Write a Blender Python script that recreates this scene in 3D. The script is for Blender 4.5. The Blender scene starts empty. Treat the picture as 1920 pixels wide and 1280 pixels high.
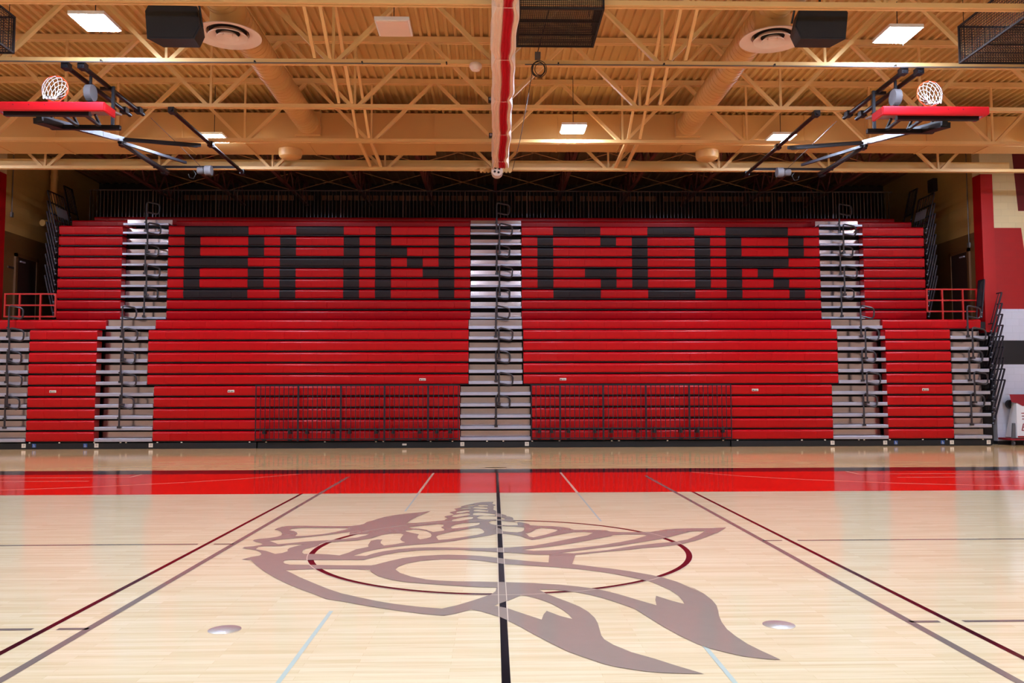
import bpy, math, random
from mathutils import Vector, Matrix
from mathutils.geometry import tessellate_polygon
random.seed(7)
sc = bpy.context.scene
COL = sc.collection

# ------------------------------------------------------------------ materials
def lin(c):
    return tuple(((v/255.0)/12.92 if v/255.0 <= 0.04045 else ((v/255.0+0.055)/1.055)**2.4) for v in c)

def mat(name, rgb, rough=0.5, metal=0.0, vary=0.06, scale=3.0, spec=0.5, coat=0.0, bump=0.0, bscale=40.0):
    m = bpy.data.materials.new(name); m.use_nodes = True
    nt = m.node_tree; b = nt.nodes['Principled BSDF']
    b.inputs['Roughness'].default_value = rough
    b.inputs['Metallic'].default_value = metal
    b.inputs['Specular IOR Level'].default_value = spec
    b.inputs['Coat Weight'].default_value = coat
    b.inputs['Coat Roughness'].default_value = 0.15
    c = lin(rgb)
    tc = nt.nodes.new('ShaderNodeTexCoord')
    n = nt.nodes.new('ShaderNodeTexNoise'); n.inputs['Scale'].default_value = scale; n.inputs['Detail'].default_value = 3
    mx = nt.nodes.new('ShaderNodeMix'); mx.data_type = 'RGBA'
    mx.inputs[6].default_value = tuple(v*(1-vary) for v in c)+(1,)
    mx.inputs[7].default_value = tuple(min(1, v*(1+vary)) for v in c)+(1,)
    nt.links.new(tc.outputs['Object'], n.inputs['Vector'])
    nt.links.new(n.outputs['Fac'], mx.inputs[0])
    nt.links.new(mx.outputs[2], b.inputs['Base Color'])
    if bump:
        n2 = nt.nodes.new('ShaderNodeTexNoise'); n2.inputs['Scale'].default_value = bscale
        bp = nt.nodes.new('ShaderNodeBump'); bp.inputs['Strength'].default_value = bump; bp.inputs['Distance'].default_value = 0.002
        nt.links.new(tc.outputs['Object'], n2.inputs['Vector'])
        nt.links.new(n2.outputs['Fac'], bp.inputs['Height']); nt.links.new(bp.outputs['Normal'], b.inputs['Normal'])
    return m

def emit(name, rgb, strength):
    m = bpy.data.materials.new(name); m.use_nodes = True
    nt = m.node_tree; b = nt.nodes['Principled BSDF']
    b.inputs['Base Color'].default_value = (0.8, 0.8, 0.8, 1)
    b.inputs['Emission Color'].default_value = lin(rgb)+(1,)
    b.inputs['Emission Strength'].default_value = strength
    return m

def block_mat(name, rgb, rough=0.45, mortar=0.86):
    # painted concrete block: courses 0.2 m, blocks 0.4 m, painted joints
    m = bpy.data.materials.new(name); m.use_nodes = True
    nt = m.node_tree; b = nt.nodes['Principled BSDF']; b.inputs['Roughness'].default_value = rough
    c = lin(rgb)
    g = nt.nodes.new('ShaderNodeNewGeometry')
    sx = nt.nodes.new('ShaderNodeSeparateXYZ'); ad = nt.nodes.new('ShaderNodeMath'); ad.operation = 'ADD'
    cb = nt.nodes.new('ShaderNodeCombineXYZ')
    br = nt.nodes.new('ShaderNodeTexBrick'); br.offset = 0.5
    br.inputs['Scale'].default_value = 1.0; br.inputs['Brick Width'].default_value = 0.4; br.inputs['Row Height'].default_value = 0.2
    br.inputs['Mortar Size'].default_value = 0.006; br.inputs['Mortar Smooth'].default_value = 0.3
    br.inputs['Color1'].default_value = c+(1,); br.inputs['Color2'].default_value = tuple(v*0.95 for v in c)+(1,)
    br.inputs['Mortar'].default_value = tuple(v*mortar for v in c)+(1,)
    nt.links.new(g.outputs['Position'], sx.inputs[0])
    nt.links.new(sx.outputs[0], ad.inputs[0]); nt.links.new(sx.outputs[1], ad.inputs[1])
    nt.links.new(ad.outputs[0], cb.inputs[0]); nt.links.new(sx.outputs[2], cb.inputs[1])
    nt.links.new(cb.outputs[0], br.inputs['Vector'])
    nt.links.new(br.outputs['Color'], b.inputs['Base Color'])
    bp = nt.nodes.new('ShaderNodeBump'); bp.inputs['Strength'].default_value = 0.35; bp.inputs['Distance'].default_value = 0.004; bp.invert = True
    nt.links.new(br.outputs['Fac'], bp.inputs['Height']); nt.links.new(bp.outputs['Normal'], b.inputs['Normal'])
    return m

def maple_mat(name, tint=None):
    # maple strip flooring: strips 57 mm wide running along X, random lengths and tones under gloss varnish
    m = bpy.data.materials.new(name); m.use_nodes = True
    nt = m.node_tree; b = nt.nodes['Principled BSDF']
    b.inputs['Roughness'].default_value = FLOOR_ROUGH
    b.inputs['IOR'].default_value = 1.50
    g = nt.nodes.new('ShaderNodeNewGeometry')
    br = nt.nodes.new('ShaderNodeTexBrick'); br.offset = 0.37; br.offset_frequency = 2; br.squash = 1.0
    br.inputs['Scale'].default_value = 1.0; br.inputs['Brick Width'].default_value = 0.83; br.inputs['Row Height'].default_value = 0.057
    br.inputs['Mortar Size'].default_value = 0.0007; br.inputs['Bias'].default_value = 0.0
    if tint is None:
        a, d, mo = (230, 211, 171), (221, 199, 156), (202, 172, 126)
    else:
        a, d, mo = tint
    br.inputs['Color1'].default_value = lin(a)+(1,); br.inputs['Color2'].default_value = lin(d)+(1,)
    br.inputs['Mortar'].default_value = lin(mo)+(1,)
    nt.links.new(g.outputs['Position'], br.inputs['Vector'])
    # long streaky grain
    mp = nt.nodes.new('ShaderNodeMapping'); mp.inputs['Scale'].default_value = (0.9, 22.0, 1.0)
    ns = nt.nodes.new('ShaderNodeTexNoise'); ns.inputs['Scale'].default_value = 1.0; ns.inputs['Detail'].default_value = 4; ns.inputs['Roughness'].default_value = 0.65
    nt.links.new(g.outputs['Position'], mp.inputs['Vector']); nt.links.new(mp.outputs['Vector'], ns.inputs['Vector'])
    rp = nt.nodes.new('ShaderNodeValToRGB')
    rp.color_ramp.elements[0].position = 0.28; rp.color_ramp.elements[0].color = (0.86, 0.81, 0.76, 1)
    rp.color_ramp.elements[1].position = 0.55; rp.color_ramp.elements[1].color = (1, 1, 1, 1)
    nt.links.new(ns.outputs['Fac'], rp.inputs['Fac'])
    mx = nt.nodes.new('ShaderNodeMix'); mx.data_type = 'RGBA'; mx.blend_type = 'MULTIPLY'; mx.inputs[0].default_value = 1.0
    nt.links.new(br.outputs['Color'], mx.inputs[6]); nt.links.new(rp.outputs['Color'], mx.inputs[7])
    nt.links.new(mx.outputs[2], b.inputs['Base Color'])
    return m

FLOOR_ROUGH = 0.095
M = {}
M['maple'] = maple_mat('maple_floor')
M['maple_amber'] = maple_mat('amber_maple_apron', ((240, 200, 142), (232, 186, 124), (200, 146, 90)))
M['floor_red'] = maple_mat('red_floor_paint', ((250, 30, 14), (236, 20, 10), (190, 10, 6)))
M['floor_black'] = mat('black_floor_paint', (24, 20, 24), FLOOR_ROUGH, vary=0.1)
M['floor_taupe'] = mat('taupe_floor_paint', (149, 131, 116), FLOOR_ROUGH, vary=0.04, scale=9)
M['floor_maroon'] = mat('maroon_floor_paint', (66, 14, 26), FLOOR_ROUGH, vary=0.1)
M['floor_grey'] = mat('grey_floor_paint', (124, 109, 100), FLOOR_ROUGH, vary=0.06)
M['floor_blue'] = mat('pale_blue_floor_paint', (182, 194, 180), FLOOR_ROUGH, vary=0.04)
M['floor_cream'] = mat('cream_floor_paint', (228, 190, 160), FLOOR_ROUGH, vary=0.05)
M['floor_pale'] = mat('pale_floor_edge_paint', (222, 200, 172), FLOOR_ROUGH, vary=0.03)
M['red_plastic'] = mat('red_plastic', (184, 0, 14), 0.30, vary=0.05, scale=6, spec=0.3, bump=0.25, bscale=120)
M['black_plastic'] = mat('black_plastic', (34, 27, 30), 0.40, vary=0.08, scale=6, spec=0.3, bump=0.25, bscale=120)
M['galv'] = mat('galvanised_sheet', (180, 164, 162), 0.17, 1.0, vary=0.10, scale=5)
M['alu'] = mat('aluminium_nosing', (182, 182, 194), 0.42, 0.6, vary=0.08, scale=7)
M['frame'] = mat('black_steel_frame', (13, 12, 13), 0.6, vary=0.15)
M['rail'] = mat('black_painted_tube', (58, 52, 54), 0.30, 0.35, vary=0.12, scale=12)
M['railblue'] = mat('dark_blue_black_tube', (52, 47, 56), 0.26, 0.5, vary=0.1, scale=9)
M['railback'] = mat('glint_steel_rail', (120, 116, 124), 0.24, 0.8, vary=0.1, scale=9)  # metal lightened so the dim back pickets show as glints
M['sticker'] = mat('cream_sticker', (225, 215, 195), 0.5, vary=0.03)
M['ink'] = mat('sticker_ink', (70, 60, 60), 0.6)
M['bluesign'] = mat('blue_sticker', (52, 88, 150), 0.5)
M['tan'] = mat('tan_roof_paint', (226, 184, 118), 0.5, vary=0.06, scale=2)
M['tandeck'] = mat('tan_deck_paint', (204, 166, 98), 0.55, vary=0.08, scale=1.2)
M['tanduct'] = mat('tan_duct_paint', (204, 158, 92), 0.5, vary=0.05, scale=1.5)
M['offwhite'] = mat('off_white_metal', (226, 206, 188), 0.5, vary=0.03)
M['dark'] = mat('dark_void_paint', (30, 22, 18), 0.8, vary=0.2)
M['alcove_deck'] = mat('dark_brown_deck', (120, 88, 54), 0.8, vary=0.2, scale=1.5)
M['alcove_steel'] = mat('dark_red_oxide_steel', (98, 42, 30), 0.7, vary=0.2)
M['alcove_rod'] = mat('brown_brace_rod', (180, 130, 78), 0.6, vary=0.1)
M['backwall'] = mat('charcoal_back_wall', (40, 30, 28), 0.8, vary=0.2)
M['slit'] = mat('brown_vent_block', (150, 96, 72), 0.8, vary=0.2, scale=8)
M['cream_block'] = block_mat('cream_block', (222, 204, 156))
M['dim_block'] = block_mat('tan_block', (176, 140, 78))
M['brown_block'] = block_mat('brown_block', (104, 72, 34))
M['red_block'] = block_mat('red_block', (158, 4, 10))
M['white_block'] = block_mat('white_block', (205, 205, 214))
M['black_block'] = block_mat('black_block', (24, 22, 26))
M['maroon_block'] = block_mat('maroon_block', (104, 14, 22))
M['room_block'] = block_mat('pale_block', (214, 200, 176))
M['red_paint'] = mat('red_paint', (162, 6, 12), 0.4)
M['rail_red'] = mat('red_rail_paint', (172, 20, 14), 0.4)
M['door'] = mat('dark_brown_door', (46, 26, 18), 0.5)
M['doorframe'] = mat('brown_door_frame', (92, 58, 26), 0.5)
M['black_speaker'] = mat('black_speaker_cabinet', (22, 20, 22), 0.6, vary=0.1)
M['grille'] = mat('black_speaker_grille', (26, 24, 27), 0.75, vary=0.15, scale=60)
M['wire'] = mat('dark_wire_mesh', (34, 24, 20), 0.85, vary=0.1)
M['hoop_black'] = mat('black_hoop_steel', (19, 18, 22), 0.38, 0.0, vary=0.1)
M['silver'] = mat('silver_label', (150, 153, 164), 0.45, 0.2)
M['rim'] = mat('orange_rim_paint', (212, 70, 30), 0.4)
M['net'] = mat('white_net_cord', (196, 192, 188), 0.8)
M['padding'] = mat('red_foam_padding', (206, 10, 26), 0.45)
M['boardgrey'] = mat('grey_backboard_panel', (150, 142, 138), 0.25)
M['curtain_white'] = mat('cream_curtain_vinyl', (236, 214, 190), 0.45, vary=0.04)
M['curtain_red'] = mat('red_curtain_vinyl', (190, 14, 34), 0.4, vary=0.05)
M['strap'] = mat('cream_strap', (240, 222, 200), 0.6)
M['brass'] = mat('polished_plate', (240, 234, 220), 0.27, 0.85, vary=0.03)
M['fabric_white'] = mat('white_vinyl_panel', (222, 218, 214), 0.5)
M['fabric_maroon'] = mat('maroon_cloth', (140, 12, 30), 0.6)
M['grey_plastic'] = mat('grey_plastic', (88, 84, 84), 0.5)
M['lime'] = mat('lime_paint', (120, 170, 40), 0.5)
M['cable'] = mat('black_cable', (26, 22, 22), 0.5)
M['lamp_body'] = mat('white_lamp_body', (228, 224, 220), 0.4)
LAMP = 122.0
M['lens_on'] = emit('lit_lamp_lens', (208, 224, 255), LAMP)
M['lens_off'] = mat('unlit_lamp_lens', (232, 206, 186), 0.3)

# ------------------------------------------------------------------ mesh builder
WL = {}          # world location of every object (no rotations are used)
class MB:
    def __init__(self): self.v = []; self.f = []; self.mi = []
    def add(self, vs, fs, mi=0):
        o = len(self.v); self.v += [tuple(p) for p in vs]
        for f in fs: self.f.append(tuple(i+o for i in f)); self.mi.append(mi)
        return self
    def box(self, x0, x1, y0, y1, z0, z1, mi=0):
        v = [(x, y, z) for x in (x0, x1) for y in (y0, y1) for z in (z0, z1)]
        return self.add(v, [(0,1,3,2),(4,6,7,5),(0,4,5,1),(2,3,7,6),(0,2,6,4),(1,5,7,3)], mi)
    def bar(self, a, b, w, h=None, up=(0,0,1), mi=0):
        # rectangular bar from a to b
        a = Vector(a); b = Vector(b); h = w if h is None else h
        d = (b-a).normalized(); u = Vector(up)
        if abs(d.dot(u)) > 0.99: u = Vector((1,0,0))
        s = d.cross(u).normalized()*w/2; t = s.cross(d).normalized()*h/2
        v = [a-s-t, a+s-t, a+s+t, a-s+t, b-s-t, b+s-t, b+s+t, b-s+t]
        return self.add(v, [(3,2,1,0),(4,5,6,7),(0,1,5,4),(1,2,6,5),(2,3,7,6),(3,0,4,7)], mi)
    def tube(self, pts, r, n=8, closed=False, mi=0):
        pts = [Vector(p) for p in pts]; k = len(pts); rings = []
        ref = None
        for i, p in enumerate(pts):
            if closed: d = (pts[(i+1) % k]-pts[i-1]).normalized()
            else: d = (pts[min(i+1, k-1)]-pts[max(i-1, 0)]).normalized()
            if ref is None:
                ref = Vector((0,0,1)) if abs(d.z) < 0.9 else Vector((1,0,0))
            s = d.cross(ref)
            if s.length < 1e-4: s = d.orthogonal()
            s.normalize(); t = s.cross(d).normalized(); ref = t
            rr = r[i] if isinstance(r, (list, tuple)) else r
            rings.append([p+(s*math.cos(2*math.pi*j/n)+t*math.sin(2*math.pi*j/n))*rr for j in range(n)])
        v = [q for ring in rings for q in ring]; f = []
        m = k if closed else k-1
        for i in range(m):
            a, b = i*n, ((i+1) % k)*n
            for j in range(n): f.append((a+j, b+j, b+(j+1) % n, a+(j+1) % n))
        if not closed: f += [tuple(range(n)), tuple((k-1)*n+j for j in reversed(range(n)))]
        return self.add(v, f, mi)
    def extrude_x(self, prof, xs, insets=None, mi=0):
        # prof: closed (y,z) loop; xs: ring positions; insets: shrink of each ring toward +Y/-Z
        n = len(prof); v = []; f = []
        cy = sum(p[0] for p in prof)/n; cz = sum(p[1] for p in prof)/n
        for i, x in enumerate(xs):
            s = insets[i] if insets else 0
            for (y, z) in prof:
                dy, dz = y-cy, z-cz; L = math.hypot(dy, dz) or 1
                v.append((x, y-dy/L*s, z-dz/L*s))
        for i in range(len(xs)-1):
            for j in range(n): f.append((i*n+j, i*n+(j+1) % n, (i+1)*n+(j+1) % n, (i+1)*n+j))
        f += [tuple(reversed(range(n))), tuple((len(xs)-1)*n+j for j in range(n))]
        return self.add(v, f, mi)
    def disc(self, c, r, n=24, z1=None):
        v = [(c[0]+r*math.cos(2*math.pi*i/n), c[1]+r*math.sin(2*math.pi*i/n), c[2]) for i in range(n)]
        return self.add(v, [tuple(range(n))])
    def lathe(self, prof, c=(0,0,0), n=32, closed=False, mi=0):
        # prof: (r,z) list
        v = []; f = []; k = len(prof)
        for i in range(n):
            a = 2*math.pi*i/n
            for (r, z) in prof: v.append((c[0]+r*math.cos(a), c[1]+r*math.sin(a), c[2]+z))
        for i in range(n):
            a, b = i*k, ((i+1) % n)*k
            for j in range(k if closed else k-1): f.append((a+j, b+j, b+(j+1) % k, a+(j+1) % k))
        return self.add(v, f, mi)
    def build(self, name, m, parent=None, smooth=True, angle=40):
        lo = [min(p[i] for p in self.v) for i in range(3)]; hi = [max(p[i] for p in self.v) for i in range(3)]
        org = Vector(((lo[0]+hi[0])/2, (lo[1]+hi[1])/2, lo[2]))
        me = bpy.data.meshes.new(name)
        me.from_pydata([Vector(p)-org for p in self.v], [], self.f)
        ms = m if isinstance(m, (list, tuple)) else [m]
        for x in ms: me.materials.append(x)
        if len(ms) > 1: me.polygons.foreach_set('material_index', self.mi)
        me.validate()
        if smooth:
            me.polygons.foreach_set('use_smooth', [True]*len(me.polygons))
            me.set_sharp_from_angle(angle=math.radians(angle))
        me.update()
        o = bpy.data.objects.new(name, me); COL.objects.link(o)
        WL[o] = org
        if parent is not None:
            o.parent = parent; o.location = org-WL[parent]
        else: o.location = org
        return o

def tag(o, label, cat, group=None):
    o['label'] = label; o['category'] = cat
    if group: o['group'] = group
    return o
def thing(name, loc, label, cat, group=None):
    o = bpy.data.objects.new(name, None); COL.objects.link(o); o.empty_display_size = 0.1
    o.location = loc; WL[o] = Vector(loc)
    return tag(o, label, cat, group)
def struct(o): o['kind'] = 'structure'; return o
def dup(root, loc, label, group=None):
    r = root.copy(); COL.objects.link(r); r.location = loc; r['label'] = label; WL[r] = Vector(loc)
    if group: r['group'] = group
    for ch in list(root.children):
        c = ch.copy(); COL.objects.link(c); c.parent = r; WL[c] = WL[r]+Vector(ch.location)
        for g in list(ch.children):
            d = g.copy(); COL.objects.link(d); d.parent = c
    return r
ORD = ['lowest', 'second', 'third', 'fourth', 'fifth', 'sixth', 'seventh', 'eighth', 'ninth', 'tenth', 'eleventh', 'twelfth', 'thirteenth']

# ------------------------------------------------------------------ floor and court paint
XW, YB, YF = 16.0, -16.0, 15.3
fl = struct(MB().box(-XW, XW, YB, 21.3, -0.12, 0.0).build('floor', M['maple'], smooth=False))
def paint(name, m, polys, z):
    b = MB()
    for p in polys: b.add([(x, y, z) for x, y in p], [tuple(range(len(p)))])
    o = b.build(name, m, fl, smooth=False); return o
def rect(x0, x1, y0, y1): return [(x0, y0), (x1, y0), (x1, y1), (x0, y1)]
def ring(r0, r1, n=160, c=(0, 0), a0=0, a1=2*math.pi):
    out = []
    for i in range(n):
        a, b = a0+(a1-a0)*i/n, a0+(a1-a0)*(i+1)/n
        out.append([(c[0]+r0*math.cos(a), c[1]+r0*math.sin(a)), (c[0]+r1*math.cos(a), c[1]+r1*math.sin(a)),
                    (c[0]+r1*math.cos(b), c[1]+r1*math.sin(b)), (c[0]+r0*math.cos(b), c[1]+r0*math.sin(b))])
    return out
Z1, Z2, Z3, Z4 = 0.001, 0.002, 0.003, 0.004
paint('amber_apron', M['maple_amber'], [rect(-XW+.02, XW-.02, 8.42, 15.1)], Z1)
paint('red_border', M['floor_red'], [rect(-XW+.02, XW-.02, 4.53, 7.64)], Z1)
paint('black_sideline', M['floor_black'], [rect(-XW+.02, XW-.02, 7.64, 8.42)], Z1)
paint('scorer_mark', M['floor_black'], [rect(-0.24, 0.2, 8.66, 8.80)], Z1)
paint('centre_circle', M['floor_maroon'], ring(1.775, 1.83), Z1)
paint('centre_line', M['floor_black'], [rect(-0.024, 0.024, -14, 7.66)], Z2)
PALE = {-1: (-2.25, 2.6), 1: (-3.1, 1.7)}
for s in (-1, 1):
    paint('attack_line', M['floor_maroon'], [rect(s*2.975-.022, s*2.975+.022, -14, 4.53)], Z2)
    paint('grey_court_line', M['floor_grey'], [rect(s*2.70-.028, s*2.70+.028, -14, 7.0)], Z2)
    y0, y1 = PALE[s]
    paint('pale_court_line', M['floor_blue'], [rect(s*1.205-.014, s*1.205+.014, -14, y0), rect(s*1.205-.012, s*1.205+.012, y1, 4.53)], Z2)
    paint('cream_court_line', M['floor_cream'], [rect(s*1.205-.02, s*1.205+.02, 4.53, 7.64)], Z2)
    for y in (0.37, -2.64):
        a, b = sorted((s*2.70, s*2.90)); c, d = sorted((s*3.06, s*15.9))
        paint('grey_cross_line', M['floor_grey'], [rect(a, b, y-.022, y+.022), rect(c, d, y-.022, y+.022)], Z2)
    # three-point arc and lane marks painted pale over the red border
    arc = [(s*x, y) for x, y in ((9.6, 5.0), (8.6, 5.1), (7.8, 5.2), (6.6, 5.58), (5.36, 6.18), (4.5, 6.75), (3.7, 7.6))]
    qs = []
    for (xa, ya), (xb, yb) in zip(arc, arc[1:]):
        q = [(xa, ya-.02), (xb, yb-.02), (xb, yb+.02), (xa, ya+.02)]; qs.append(q)
    paint('three_point_line', M['floor_cream'], qs, Z2)
    paint('lane_line', M['floor_cream'], [rect(*sorted((s*6.65, s*15)), 7.08, 7.12),
          [(s*6.65, 7.08), (s*6.69, 7.12), (s*6.69, 7.62), (s*6.65, 7.62)]], Z2)
    paint('pale_lane_line', M['floor_cream'], [rect(*sorted((s*7.1, s*15)), 6.46, 6.50)], Z2)
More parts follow.
